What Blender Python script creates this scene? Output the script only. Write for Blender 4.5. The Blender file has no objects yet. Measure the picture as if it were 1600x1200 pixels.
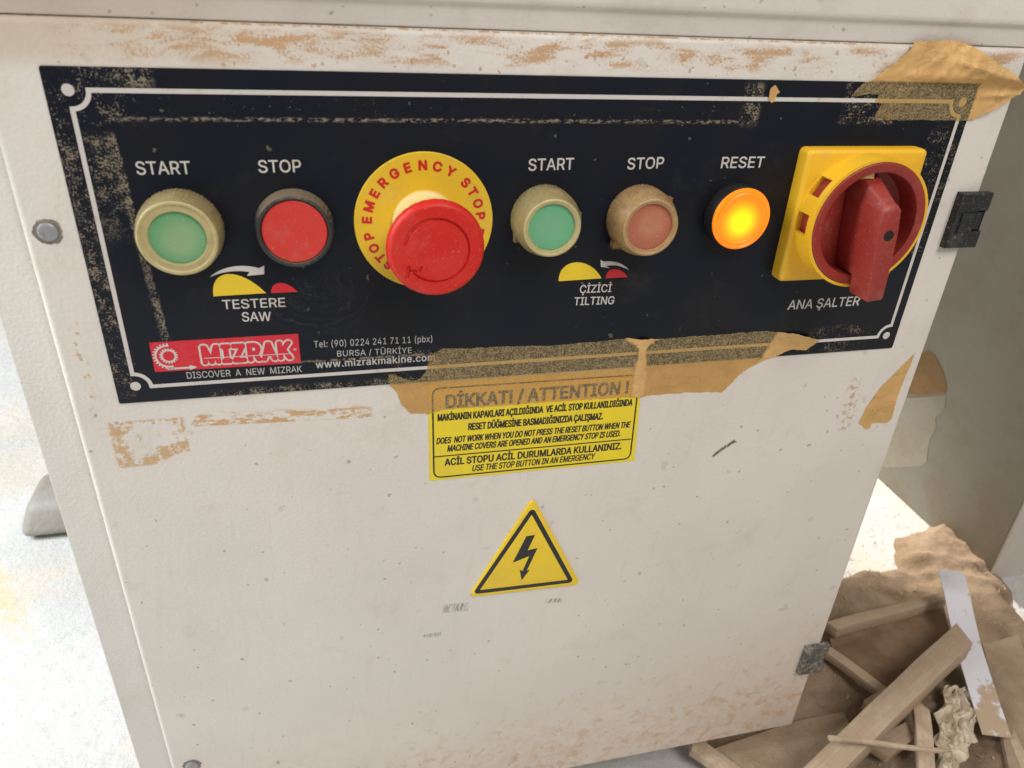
import bpy, bmesh, math, random
import numpy as np
from mathutils import Vector, Matrix, noise as mnoise
from mathutils.geometry import delaunay_2d_cdt
random.seed(7)
sc = bpy.context.scene
COL = sc.collection
PI = math.pi

# ------------------------------------------------------------------ camera, light, exposure
CAM = Vector((0.09485, -0.31958, 0.56049))
RIGHT = Vector((0.97173, -0.23123, 0.04772))
UP = Vector((0.07281, 0.48574, 0.87107))
FWD = Vector((0.22459, 0.84297, -0.48884))
cd = bpy.data.cameras.new('camera')
cam = bpy.data.objects.new('camera', cd); COL.objects.link(cam)
cam.matrix_world = Matrix(((RIGHT.x, UP.x, -FWD.x, CAM.x), (RIGHT.y, UP.y, -FWD.y, CAM.y), (RIGHT.z, UP.z, -FWD.z, CAM.z), (0, 0, 0, 1)))
cd.sensor_width = 36; cd.lens = 26.55; cd.clip_start = 0.01; cd.clip_end = 60
cd.dof.use_dof = True; cd.dof.focus_distance = 0.42; cd.dof.aperture_fstop = 15
sc.camera = cam

world = bpy.data.worlds.new('World'); sc.world = world; world.use_nodes = True
bg = world.node_tree.nodes['Background']
bg.inputs['Color'].default_value = (1.0, 0.955, 0.90, 1); bg.inputs['Strength'].default_value = 0.27

def area_light(name, loc, target, size, power, col=(1, 1, 1), size_y=None):
    l = bpy.data.lights.new(name, 'AREA'); l.energy = power; l.size = size; l.color = col
    if size_y: l.shape = 'RECTANGLE'; l.size_y = size_y
    o = bpy.data.objects.new(name, l); COL.objects.link(o); o.location = loc
    o.rotation_euler = (Vector(target) - Vector(loc)).to_track_quat('-Z', 'Y').to_euler()
    return o
area_light('key_light', (0.60, -1.15, 1.75), (0.2, 0, 0.3), 0.8, 20, (1.0, 0.955, 0.90))  # unseen soft key lamp from the upper right, in front of the door
area_light('doorway_daylight', (-1.5, 0.20, 1.4), (-0.35, 0.25, 0.0), 1.0, 68, (0.94, 0.98, 1.0))
def spot_light(name, loc, target, power, angle, radius, col):
    l = bpy.data.lights.new(name, 'SPOT'); l.energy = power; l.spot_size = math.radians(angle); l.spot_blend = 0.5
    l.shadow_soft_size = radius; l.color = col
    o = bpy.data.objects.new(name, l); COL.objects.link(o); o.location = loc
    o.rotation_euler = (Vector(target) - Vector(loc)).to_track_quat('-Z', 'Y').to_euler()
spot_light('rear_daylight', (0.60, 1.7, 1.15), (0.70, 0.265, 0.0), 300, 9, 0.04, (1.0, 0.93, 0.82))
sc.view_settings.view_transform = 'Standard'; sc.view_settings.look = 'None'
sc.view_settings.exposure = 0.12; sc.view_settings.gamma = 1.0
sc.view_settings.use_curve_mapping = False

# ------------------------------------------------------------------ helpers
V0 = 520.0                                       # panel millimetres: u to the right, v down from the faceplate's top edge
def M(u, v, h=0.0):                              # a point on the cabinet front, h mm proud of the door
    return Vector((u / 1000, -h / 1000, (V0 - v) / 1000))
FPX = 1180.0
def pray(px, py):
    return RIGHT * ((px - 800) / FPX) - UP * ((py - 600) / FPX) + FWD
def at(px, py, h=0.0):                           # -> (u, v) mm on the plane h mm in front of the door
    d = pray(px, py); k = (-h / 1000 - CAM.y) / d.y; p = CAM + d * k
    return (p.x * 1000, V0 - p.z * 1000)
def onfloor(px, py, z=0.0):
    d = pray(px, py); k = (z - CAM.z) / d.z
    return CAM + d * k

def tag(o, label=None, cat=None, group=None, kind=None):
    if label: o['label'] = label
    if cat: o['category'] = cat
    if group: o['group'] = group
    if kind: o['kind'] = kind
    return o
def empty(name, loc, label=None, cat=None, group=None):
    o = bpy.data.objects.new(name, None); COL.objects.link(o); o.location = loc; o.empty_display_size = 0.02
    return tag(o, label, cat, group)
ORIG = {}
def link(name, me, mat=None, parent=None, sharp=None):
    o = bpy.data.objects.new(name, me); COL.objects.link(o)
    if mat: me.materials.append(mat)
    if parent:
        root = parent
        off = Vector((0, 0, 0))
        while root: off += root.location; root = root.parent
        me.transform(Matrix.Translation(-off)); o.parent = parent
    if sharp is not None:
        for p in me.polygons: p.use_smooth = True
        me.set_sharp_from_angle(angle=math.radians(sharp))
    return o
def mesh(name, verts, faces):
    me = bpy.data.meshes.new(name); me.from_pydata([tuple(v) for v in verts], [], faces); me.update(); return me
def from_bm(name, bm):
    me = bpy.data.meshes.new(name); bmesh.ops.recalc_face_normals(bm, faces=bm.faces); bm.to_mesh(me); bm.free(); return me
def box_bm(lo, hi, bev=0.0, seg=2):
    bm = bmesh.new(); bmesh.ops.create_cube(bm, size=1)
    lo, hi = Vector(lo), Vector(hi)
    for v in bm.verts: v.co = Vector([lo[i] + (v.co[i] + .5) * (hi[i] - lo[i]) for i in range(3)])
    if bev: bmesh.ops.bevel(bm, geom=list(bm.edges), offset=bev, segments=seg, affect='EDGES', profile=.5)
    return bm
def lathe(prof, u, v, n=72, tooth=None, closed_top=True):   # prof: list of (r mm, h mm); tooth(r, h, ang) -> radius
    vs, fs = [], []
    for (r, h) in prof:
        for i in range(n):
            a = 2 * PI * i / n
            rr = tooth(r, h, a) if tooth else r
            vs.append(M(u + rr * math.cos(a), v - rr * math.sin(a), h))
    for k in range(len(prof) - 1):
        for i in range(n):
            j = (i + 1) % n
            fs.append((k * n + i, k * n + j, (k + 1) * n + j, (k + 1) * n + i))
    if closed_top: fs.append(tuple((len(prof) - 1) * n + i for i in range(n)))
    return vs, fs
def extrude_poly(pts, h0, h1, bev=0.0):          # pts in (u,v); prism from h0 to h1
    bm = bmesh.new()
    a = [bm.verts.new(M(p[0], p[1], h0)) for p in pts]
    b = [bm.verts.new(M(p[0], p[1], h1)) for p in pts]
    n = len(pts)
    bm.faces.new(a); top = bm.faces.new(b[::-1])
    for i in range(n): bm.faces.new((a[i], a[(i + 1) % n], b[(i + 1) % n], b[i]))
    bmesh.ops.recalc_face_normals(bm, faces=bm.faces)
    if bev:
        bmesh.ops.bevel(bm, geom=list(top.edges), offset=bev, segments=3, affect='EDGES', profile=.5)
    return bm
def stamps(r):
    if r <= 0: return [(0, 0)]
    n = 6 if r < .3 else 14
    return [(r * math.cos(2 * PI * i / n), r * math.sin(2 * PI * i / n)) for i in range(n)]
class Film:                                      # flat ink: polygons in (u,v) gathered into one mesh at height h
    def __init__(s, h): s.h = h; s.v = []; s.f = []
    def poly(s, pts):
        b = len(s.v); s.v += [M(p[0], p[1], s.h) for p in pts]; s.f.append(tuple(range(b, b + len(pts))))
    def strip(s, pts, w, closed=False):
        n = len(pts); L, R = [], []
        for i in range(n):
            p = Vector(pts[i])
            a = Vector(pts[(i - 1) % n] if closed or i else pts[i]); c = Vector(pts[(i + 1) % n] if closed or i < n - 1 else pts[i])
            d1 = (p - a); d2 = (c - p)
            d1 = d1.normalized() if d1.length > 1e-9 else d2.normalized()
            d2 = d2.normalized() if d2.length > 1e-9 else d1
            t = (d1 + d2); t = t.normalized() if t.length > 1e-6 else d1
            nn = Vector((-t.y, t.x)); m = max(0.5, t.dot(d1))
            L.append(p + nn * (w / 2 / m)); R.append(p - nn * (w / 2 / m))
        b = len(s.v)
        s.v += [M(p.x, p.y, s.h) for p in L] + [M(p.x, p.y, s.h) for p in R]
        for i in range(n if closed else n - 1):
            j = (i + 1) % n; s.f.append((b + i, b + j, b + n + j, b + n + i))
    def text(s, body, p0, p1, cap, shear=0.0, bold=0.0, by_px=True, spacing=1.0):
        """p0, p1: baseline ends; fitted to that width; cap = capital height"""
        me, capu = text_mesh(body, shear, 0, spacing)
        if by_px:
            q0, q1 = Vector(at(*p0)), Vector(at(*p1)); qm = at((p0[0] + p1[0]) / 2, (p0[1] + p1[1]) / 2)
            qt = at((p0[0] + p1[0]) / 2, (p0[1] + p1[1]) / 2 - cap); cap = abs(qm[1] - qt[1])
        else: q0, q1 = Vector(p0), Vector(p1)
        xs = [v[0] for v in me[0]]; x0, x1 = min(xs), max(xs)
        d = (q1 - q0); dn = d.normalized(); nn = Vector((dn.y, -dn.x))
        for k, (ox, oy) in enumerate(stamps(bold * cap)):
            b = len(s.v)
            for x, y in me[0]:
                p = q0 + d * ((x - x0) / (x1 - x0)) + nn * (y / capu * cap)
                s.v.append(M(p.x + ox, p.y + oy, s.h + .0015 * k))
            s.f += [tuple(b + i for i in f) for f in me[1]]
    def glyph(s, ch, c, r, ang, cap, bold=0.03):   # one upright-outward letter on a circle
        me, capu = text_mesh(ch, 0, 0, 1.0)
        xs = [v[0] for v in me[0]]; xm = (min(xs) + max(xs)) / 2; kk = cap / capu
        for k, (ox, oy) in enumerate(stamps(bold * cap)):
          b = len(s.v)
          for x, y in me[0]:
            lx, ly = (x - xm) * kk * 1.05, r + (y - capu / 2) * kk
            s.v.append(M(c[0] + lx * math.cos(ang) + ly * math.sin(ang) + ox, c[1] + lx * math.sin(ang) - ly * math.cos(ang) + oy, s.h + .0015 * k))
          s.f += [tuple(b + i for i in f) for f in me[1]]
    def build(s, name, mat, parent=None):
        me = mesh(name, s.v, s.f)
        bm = bmesh.new(); bm.from_mesh(me)
        for f in bm.faces:
            if f.normal.y > 0: f.normal_flip()
        bm.to_mesh(me); bm.free()
        return link(name, me, mat, parent)
import os
FONT = None
try:
    _p = os.path.join(bpy.utils.system_resource('DATAFILES', path='fonts'), 'Inter.woff2')   # the font Blender ships with
    if os.path.exists(_p): FONT = bpy.data.fonts.load(_p)
except Exception: FONT = None
_tc = {}
def text_mesh(body, shear, bold, spacing):
    key = (body, shear, bold, spacing)
    if key in _tc: return _tc[key]
    def one(b):
        c = bpy.data.curves.new('lettering', 'FONT'); c.body = b; c.shear = shear; c.offset = bold; c.resolution_u = 4; c.space_character = spacing
        if FONT: c.font = FONT
        o = bpy.data.objects.new('lettering', c); COL.objects.link(o)
        bpy.context.view_layer.update()
        dg = bpy.context.evaluated_depsgraph_get()
        cu = o.evaluated_get(dg).to_curve(dg)
        loops = []
        for sp in cu.splines:
            if sp.type == 'BEZIER':
                bp = list(sp.bezier_points); pts = []
                for a_, b_ in zip(bp, bp[1:] + bp[:1]):
                    p0, c0, c1, p1 = a_.co.xy, a_.handle_right.xy, b_.handle_left.xy, b_.co.xy
                    flat = abs((c0 - p0).cross(p1 - p0)) + abs((c1 - p0).cross(p1 - p0)) < 1e-6
                    for q_ in range(1 if flat else 5):
                        t = q_ / 5
                        pts.append(p0 * (1 - t) ** 3 + c0 * (3 * t * (1 - t) ** 2) + c1 * (3 * t * t * (1 - t)) + p1 * t ** 3)
            else: pts = [Vector((p.co.x, p.co.y)) for p in sp.points]
            cl = []
            for p in pts:
                if not cl or (p - cl[-1]).length > 1e-5: cl.append(p)
            if len(cl) > 2 and (cl[0] - cl[-1]).length < 1e-5: cl.pop()
            if len(cl) > 2: loops.append(cl)
        o.to_curve_clear()
        P_, E_ = [], []
        for l in loops:
            k0 = len(P_); P_ += l; E_ += [(k0 + i, k0 + (i + 1) % len(l)) for i in range(len(l))]
        vv, _e, ff, *_ = delaunay_2d_cdt(P_, E_, [], 0, 1e-6)
        V_ = np.array([(p.x, p.y) for p in vv]); F_ = np.array([tuple(f)[:3] for f in ff])
        cen = V_[F_].mean(1); wn = np.zeros(len(F_), int)
        A_ = np.array([P_[e[0]] for e in E_]); B_ = np.array([P_[e[1]] for e in E_])
        for a_, b_ in zip(A_, B_):                     # non-zero winding: overlapping contours of one glyph stay filled
            left = (b_[0] - a_[0]) * (cen[:, 1] - a_[1]) - (cen[:, 0] - a_[0]) * (b_[1] - a_[1])
            wn += ((a_[1] <= cen[:, 1]) & (b_[1] > cen[:, 1]) & (left > 0)).astype(int) - ((a_[1] > cen[:, 1]) & (b_[1] <= cen[:, 1]) & (left < 0)).astype(int)
        keep = F_[wn != 0]
        used = sorted(set(keep.flatten().tolist())); mp = {k: n for n, k in enumerate(used)}
        r = ([(float(V_[k][0]), float(V_[k][1])) for k in used], [tuple(mp[k] for k in f) for f in keep.tolist()])
        bpy.data.objects.remove(o); bpy.data.curves.remove(c)
        return r
    h = one('H'); capu = max(v[1] for v in h[0])
    _tc[key] = (one(body), capu); return _tc[key]

# ------------------------------------------------------------------ node language
class X:
    nt = None
    def __init__(s, sock): s.s = sock
    @staticmethod
    def put(inp, v):
        if isinstance(v, X): X.nt.links.new(v.s, inp)
        else: inp.default_value = v
    def op(a, kind, b=None, c=None):
        n = X.nt.nodes.new('ShaderNodeMath'); n.operation = kind
        X.put(n.inputs[0], a)
        if b is not None: X.put(n.inputs[1], b)
        if c is not None: X.put(n.inputs[2], c)
        return X(n.outputs[0])
    def __add__(a, b): return X.op(a, 'ADD', b)
    __radd__ = __add__
    def __sub__(a, b): return X.op(a, 'SUBTRACT', b)
    def __rsub__(a, b): return X.op(b, 'SUBTRACT', a)
    def __mul__(a, b): return X.op(a, 'MULTIPLY', b)
    __rmul__ = __mul__
    def max(a, b): return X.op(a, 'MAXIMUM', b)
    def min(a, b): return X.op(a, 'MINIMUM', b)
    def abs(a): return X.op(a, 'ABSOLUTE')
def smooth(x, a, b):
    n = X.nt.nodes.new('ShaderNodeMapRange'); n.interpolation_type = 'SMOOTHSTEP'
    X.put(n.inputs['Value'], x)
    lo, hi, t0, t1 = (a, b, 0., 1.) if a <= b else (b, a, 1., 0.)
    n.inputs['From Min'].default_value = lo; n.inputs['From Max'].default_value = hi
    n.inputs['To Min'].default_value = t0; n.inputs['To Max'].default_value = t1
    return X(n.outputs[0])
def band(x, a, b, s): return smooth(x, a - s, a + s) * smooth(x, b + s, b - s)
def vec(x, y, z=0.0):
    n = X.nt.nodes.new('ShaderNodeCombineXYZ')
    for i, v in enumerate((x, y, z)): X.put(n.inputs[i], v)
    return X(n.outputs[0])
def noise(v, scale, detail=3, rough=.55, dist=0.):
    n = X.nt.nodes.new('ShaderNodeTexNoise'); X.put(n.inputs['Vector'], v)
    n.inputs['Scale'].default_value = scale; n.inputs['Detail'].default_value = detail
    n.inputs['Roughness'].default_value = rough; n.inputs['Distortion'].default_value = dist
    return X(n.outputs[0])
def voronoi(v, scale):
    n = X.nt.nodes.new('ShaderNodeTexVoronoi'); X.put(n.inputs['Vector'], v); n.inputs['Scale'].default_value = scale
    return X(n.outputs['Distance'])
def mix(f, a, b):
    n = X.nt.nodes.new('ShaderNodeMix'); n.data_type = 'RGBA'
    X.put(n.inputs[0], f)
    for i, c in ((6, a), (7, b)):
        if isinstance(c, X): X.put(n.inputs[i], c)
        else: n.inputs[i].default_value = (*c, 1)
    return X(n.outputs[2])
def pos():
    """world position in millimetres: u, v (down from the faceplate top), depth, and the vector itself"""
    g = X.nt.nodes.new('ShaderNodeNewGeometry'); sp = X.nt.nodes.new('ShaderNodeSeparateXYZ')
    X.nt.links.new(g.outputs['Position'], sp.inputs[0])
    u = X(sp.outputs[0]) * 1000.; v = V0 - X(sp.outputs[2]) * 1000.; d = X(sp.outputs[1]) * 1000.
    return u, v, d, vec(u, v, d)
def normal_z():
    g = X.nt.nodes.new('ShaderNodeNewGeometry'); sp = X.nt.nodes.new('ShaderNodeSeparateXYZ')
    X.nt.links.new(g.outputs['Normal'], sp.inputs[0]); return X(sp.outputs[2])
def material(name, rough=.5, color=(.5, .5, .5), fn=None, spec=None, **kw):
    m = bpy.data.materials.new(name); m.use_nodes = True
    b = m.node_tree.nodes['Principled BSDF']; X.nt = m.node_tree
    b.inputs['Base Color'].default_value = (*color, 1); b.inputs['Roughness'].default_value = rough
    if spec is not None: b.inputs['Specular IOR Level'].default_value = spec
    for k, v in kw.items(): b.inputs[k].default_value = v
    if fn:
        r = fn(b) or {}
        for k, v in r.items():
            if k == 'bump':
                n = m.node_tree.nodes.new('ShaderNodeBump'); n.inputs['Distance'].default_value = v[1]; n.inputs['Strength'].default_value = 1.0
                X.put(n.inputs['Height'], v[0]); m.node_tree.links.new(n.outputs[0], b.inputs['Normal'])
            else: X.put(b.inputs[k], v)
    return m

# ------------------------------------------------------------------ materials
def stroke(u, v, p0, p1, w, soft):
    """mask round a straight segment p0-p1 (u,v mm)"""
    dx, dy = p1[0] - p0[0], p1[1] - p0[1]; L = math.hypot(dx, dy); dx /= L; dy /= L
    a = (u - p0[0]) * dx + (v - p0[1]) * dy
    n = ((u - p0[0]) * (-dy) + (v - p0[1]) * dx).abs()
    return band(a, 0, L, soft) * smooth(n, w + soft, max(w - soft, 0))
def paint_fn(base, top=False):
    def fn(b):
        u, v, d, P = pos()
        n1 = noise(P, .012, 3); fine = noise(P, .55, 4, .6); mid = noise(P, .16, 5, .65); speck = noise(P, .33, 2, .5)
        col = mix(smooth(n1, .3, .7), base, tuple(c * .94 for c in base))
        glue = (.47, .245, .088); pale = (.50, .33, .17); beige = (.50, .385, .27)
        # tape glue left along the top edge
        body = noise(vec(u * .32, v * 1.15, d), .15, 4, .6, .4)
        gran = noise(P, 1.0, 4, .7)
        drift = (noise(vec(u, 0., 3.), .020, 3) - .5)
        top_m = band(v, -14.2, -3.0, 2.4) * band(u, 10, 421, 8)
        bb = body + (gran - .5) * .55 + drift * .35 + smooth(v, -4, -13) * .035
        m = top_m * (smooth(bb, .53, .64) * .75 + smooth(bb, .44, .58) * .16)
        m = m.max(band(v + noise(vec(u, 0., 7.), .2, 4) - .5, -15.7, -15.1, .2) * band(u, 48, 340, 6) * smooth(noise(vec(u, v, 0.), .35, 5, .7), .46, .56))
        col = mix(band(v, -40, -1, 5) * smooth(u, 150, -10) * .55, col, beige)
        col = mix(band(v, -30, -3, 1.2) * smooth(u, -22, -27) * .6, col, (.56, .38, .27))
        col = mix(m * .9, col, glue)
        spk = band(v, -12, 3, 2) * band(u, 40, 421, 4) * smooth(speck, .66, .70)
        col = mix(spk * .8, col, glue)
        # old tape outline under the faceplate
        q0, q1 = at(168, 660), at(298, 712)
        jit = (noise(P, .35, 4, .65) - .5) * 3.
        uj, vj = u + jit, v + jit * .8
        vb = q1[1] + 3.5 - smooth(u, q0[0] + 12, q1[0]) * 6.0                      # lower edge rises to the right
        dv = vb - vj
        box = band(uj, q0[0], q1[0], .8) * smooth(vj, q0[1] - .5, q0[1] + 1) * smooth(dv, -.4, .6)
        rim = smooth(uj, q0[0] + 8, q0[0] + 3).max(smooth(dv, 8.5, 3.5)).max(smooth(uj, q1[0] - 2.2, q1[0] - 1.0)).max(smooth(vj, q0[1] + 2.2, q0[1] + 1.2) * .75)
        col = mix(box * smooth(mid + rim * .15 + (gran - .5) * .45, .545, .665) * .85, col, (.52, .31, .135))
        s0, s1 = at(300, 664), at(580, 650)
        vv = v - (u - s0[0]) * ((s1[1] - s0[1]) / (s1[0] - s0[0])) - s0[1]
        m2 = band(u, s0[0], s1[0], 2) * smooth(vv, -7.5, -4) * smooth(vv, 1.2, .6)
        col = mix(m2 * smooth(noise(vec(u * .6, v * 1.3, d), .22, 5, .65) + smooth(vv, -6, 1) * .06 + (gran - .5) * .3, .50, .59) * .9, col, (.52, .30, .12))
        # left streak, triangle remains
        a0, a1 = at(113, 500), at(152, 660)
        col = mix(stroke(u, v, a0, a1, 1.6, 1.2) * smooth(noise(P, .3, 5, .7), .56, .62) * .8, col, glue)
        t0, t1 = at(1340, 590), at(1318, 672)
        col = mix(stroke(u, v, t0, t1, 4.5, 2.5) * smooth(noise(P, .35, 5, .7), .50, .58) * .8, col, (.48, .27, .12))
        # wiped smears, finger grime round the controls
        streak = noise(vec(u * .30 + v * .03, v * .035, 1.), .8, 4, .6)
        col = mix(smooth(streak, .54, .75) * .16, col, (.50, .44, .37))
        grime = noise(P, .028, 5, .68, .5)
        near_panel = smooth(v, 210, 140)
        col = mix(smooth(grime + near_panel * .05, .54, .74) * .22, col, (.46, .38, .29))
        # dark scuffs
        k0, k1 = at(1113, 713), at(1150, 688)
        uw = u + (noise(P, .25, 3) - .5) * 3.0; bow = (u - (k0[0] + k1[0]) / 2.) * (u - (k0[0] + k1[0]) / 2.) * .02
        col = mix(stroke(uw, v - bow + .6, k0, k1, 1.0, .6) * smooth(noise(P, .8, 3), .30, .48) * .9, col, (.05, .045, .04))
        for (x0, y0, x1, y1, w) in ((693, 951, 732, 948, 3.4), (853, 939, 881, 938, 1.8), (661, 995, 690, 990, 1.6), (1478, 470, 1500, 490, 3.)):
            k0, k1 = at(x0, y0), at(x1, y1)
            hatch = noise(vec(u * 3.5 + v * .8, v * .35, 0.), .5, 2)
            col = mix(stroke(u, v, k0, k1, w, .8) * smooth(hatch, .44, .58) * .7, col, (.14, .13, .12))
        # rust-coloured splashes near the bottom, stray specks everywhere
        low = smooth(v + (u - 200) * .12, 330, 480)
        spl = noise(P, .085, 7, .75, .5)
        col = mix(smooth(spl + low * .13 + (gran - .5) * .45, .56, .76) * low * .62, col, (.56, .38, .22))
        col = mix(smooth(noise(P, .10, 4, .6) + low * .13, .66, .74) * low * .55, col, (.45, .26, .12))
        col = mix(low * .34, col, (.62, .465, .335))
        sp = noise(P, .09, 2, .4)
        col = mix(smooth(sp, .70, .745) * .30, col, (.40, .33, .25))
        col = mix(smooth(noise(P, .21, 1, .4), .74, .77) * .5, col, (.20, .17, .14))
        hgt = noise(P, .5, 3, .55)
        return {'Base Color': col, 'Roughness': .36 + m * .3 + noise(P, .025, 4, .6) * .18, 'bump': (hgt + mid * .2 + m * .25, .00021)}
    return fn
PAINT = (.69, .645, .588)
m_paint = material('cream_powder_coat', .42, PAINT, paint_fn(PAINT), spec=.4)
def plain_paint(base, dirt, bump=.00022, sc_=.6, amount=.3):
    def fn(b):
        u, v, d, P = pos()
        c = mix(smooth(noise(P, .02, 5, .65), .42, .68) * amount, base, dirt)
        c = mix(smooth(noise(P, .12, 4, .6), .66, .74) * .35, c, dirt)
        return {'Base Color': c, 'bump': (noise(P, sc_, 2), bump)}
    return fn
m_frame = material('grey_cream_paint', .45, fn=plain_paint((.63, .60, .55), (.45, .39, .30), amount=.2))
m_housing = material('light_grey_paint', .45, fn=plain_paint((.62, .575, .53), (.50, .42, .32), amount=.25))
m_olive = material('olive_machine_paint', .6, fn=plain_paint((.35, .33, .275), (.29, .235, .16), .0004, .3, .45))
m_foot = material('pale_cast_paint', .6, fn=plain_paint((.27, .255, .23), (.24, .18, .12), .0006, .2, .5))

def plate_fn(b):
    u, v, d, P = pos()
    base = mix(smooth(noise(P, .03, 3), .35, .7), (.0045, .0070, .0135), (.009, .009, .012))
    f1 = noise(P, 1.25, 4, .65); f2 = noise(P, .28, 5, .68)
    grain = f1 * .6 + f2 * .4
    res = mix(noise(P, 1.7, 3, .6), (.15, .12, .08), (.36, .29, .20))
    big = (noise(P, .10, 3, .6) - .5) * .30
    def reg(mask, t): return mask * smooth(grain + big, t, t + .06)
    m = reg(band(v, 0, 20, 1.2) * smooth(u, 34, 22), .555)
    m = m.max(reg(band(v, 0, 7, 2) * band(u, 22, 36, 3), .50))
    m = m.max(reg(band(v, 1, 17, 2) * band(u, 36, 330, 8), .665))
    jag = (noise(vec(u, 0., 0.), .16, 5, .7) - .5) * 4.0
    line = band(v + jag * .35, 17.3, 18.7, .4) * band(u, 24, 284, 5) * smooth(noise(vec(u * .7, v * 1.6, 2.), .55, 5, .7) + noise(vec(u, 0., 0.), .07, 2) * .3, .62, .70)
    m = m.max(line * .8)
    m = m.max(band(v, 10, 18.6, 2) * band(u, 30, 284, 4) * smooth(noise(P, .55, 4, .7), .66, .70) * .6)
    # wedge down the left side
    e0, e1 = at(183, 222), at(268, 540)
    edge = e0[0] + (v - e0[1]) * ((e1[0] - e0[0]) / (e1[1] - e0[1]))
    edge = edge + (noise(P, .3, 4, .65) - .5) * 3.0
    wedge = smooth(u - edge, .4, -.4) * band(v, 24, 122, 2.5)
    far = smooth(u - edge, -14, -6)
    clump = noise(P, .09, 3, .6)
    m = m.max(wedge * smooth(v, 75, 35) * smooth(grain + (clump - .5) * .35, .51, .58) * .9)
    m = m.max(wedge * smooth(u - edge, -3.6, -2.0) * smooth(grain, .47, .54))
    m = m.max(reg(smooth(u, 9, 6) * band(v, 20, 135, 3), .53))
    # right column, beside the upper tape
    m = m.max(reg(band(u, 382, 399.5, 2) * band(v, 19, 82, 6), .545))
    m = m.max(reg(band(u, 330, 362, 2.5) * band(v, .5, 18.3, 1), .525))
    m = m.max(reg(band(u, 279, 287, 1.6) * band(v, 2, 19, 2), .50))
    m = m.max(reg(band(u, 345, 380, 3) * band(v, 124, 139.5, 2), .54))
    m = m.max(reg(smooth(v, 135, 138) * band(u, 40, 170, 5), .51))
    m = m.max(reg(band(v, 122, 137, 2) * band(u, 120, 148, 4), .56))
    l2 = v - 124.6 + jag * .35
    m = m.max(band(l2, -.6, .6, .3) * band(u, 80, 140, 4) * smooth(f2, .44, .52) * .8)
    # swirled smears and general dust
    rr = X.op((u - 88) * (u - 88) + (v - 84) * (v - 84), 'SQRT')
    rr = rr + (noise(P, .05, 4, .6) - .5) * 22.
    sw = noise(vec(rr * 1.3, (u - v) * .10, 0.), .35, 6, .75)
    smear = smooth((((u - 92) * (u - 92) + (v - 98) * (v - 98) * 2.) * -1. + 0.), -900, -100)
    m = m.max(smear * smooth(sw + (f1 - .5) * .5, .50, .70) * .12)
    m = m.max(smooth(noise(P, .22, 2, .5), .735, .76) * .35)
    m = m.max(smooth(noise(P, .035, 5, .7), .55, .8) * .05)
    return {'Base Color': mix(m, base, res), 'Roughness': .36 + m * .5, 'bump': (m + noise(P, .4, 2) * .15, .00025)}
m_plate = material('dark_navy_faceplate', .36, fn=plate_fn, spec=.22)
def dirty(base, dirt, amt=.5, scale=.12, thr=(.5, .7), **kw):
    def fn(b):
        u, v, d, P = pos()
        c = mix(smooth(noise(P, scale, 5, .65), *thr) * amt, base, dirt)
        c = mix(smooth(noise(P, .9, 2, .5), .64, .72) * .22, c, (.48, .40, .30))
        c = mix(smooth(noise(P, .07, 4, .7), .5, .75) * .10, c, (.50, .42, .32))
        return {'Base Color': c, 'Roughness': .34 + noise(P, .15, 4, .6) * .25, 'bump': (noise(P, 1.2, 3), .00008)}
    return fn
m_white_ink = material('white_ink', .5, fn=dirty((.60, .565, .53), (.46, .34, .22), .5, .10, (.54, .70)))
m_grey_ink = material('grey_white_ink', .5, (.50, .48, .45))
m_yellow_ink = material('yellow_ink', .45, (.80, .56, .02))
m_red_ink = material('red_ink', .45, (.62, .012, .02))
m_logo_red = material('logo_red', .45, fn=dirty((.62, .012, .03), (.40, .10, .07), .4, .3, (.58, .7)))
m_black_ink = material('black_ink', .45, (.012, .012, .012))
m_sticker = material('yellow_vinyl', .32, fn=dirty((.80, .62, .012), (.62, .50, .05), .4, .05, (.45, .7)))
m_disk = material('yellow_legend_plastic', .4, fn=dirty((.76, .49, .018), (.60, .40, .05), .5, .09, (.5, .72)))
m_disk_red = material('legend_red', .45, (.55, .012, .012))
m_mush = material('red_plastic', .42, fn=dirty((.58, .014, .008), (.62, .035, .022), .6, .05, (.45, .65)), spec=.35)
m_collar = material('cream_yellow_plastic', .5, fn=dirty((.80, .62, .26), (.62, .42, .12), .5))
m_switch_y = material('signal_yellow_plastic', .38, fn=dirty((.80, .455, .016), (.60, .40, .08), .4, .06, (.55, .75)))
m_switch_r = material('brick_red_plastic', .45, fn=dirty((.275, .024, .016), (.32, .042, .03), .5, .08))
m_cap_red = material('red_button_plastic', .4, fn=dirty((.62, .035, .024), (.52, .045, .03), .5, .2))
def black_dusty(b):
    u, v, d, P = pos()
    c = mix(smooth(normal_z() + (noise(P, .5, 4) - .5) * .9, .15, .75) * .75, (.022, .022, .024), (.22, .165, .10))
    return {'Base Color': c, 'bump': (noise(P, 1.0, 3), .0001)}
m_black = material('dusty_black_plastic', .5, fn=black_dusty)
m_black_clean = material('black_bezel_plastic', .45, (.016, .016, .017), spec=.3)
m_hinge = material('black_hinge_plastic', .45, fn=dirty((.012, .013, .015), (.28, .23, .17), .7, .45, (.60, .68)))
m_hinge2 = material('dusty_hinge', .6, fn=dirty((.075, .075, .07), (.30, .26, .20), .7, .22, (.45, .62)))
def boot(base, grime):
    def fn(b):
        u, v, d, P = pos()
        c = mix(smooth(noise(P, .22, 5, .7), .35, .75) * .6, base, grime)
        c = mix(smooth(noise(P, .9, 3, .6) + smooth(normal_z(), .1, .9) * .10, .60, .72) * .4, c, (.50, .39, .25))
        return {'Base Color': c, 'bump': (noise(P, .9, 4, .6), .0003)}
    return fn
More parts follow.
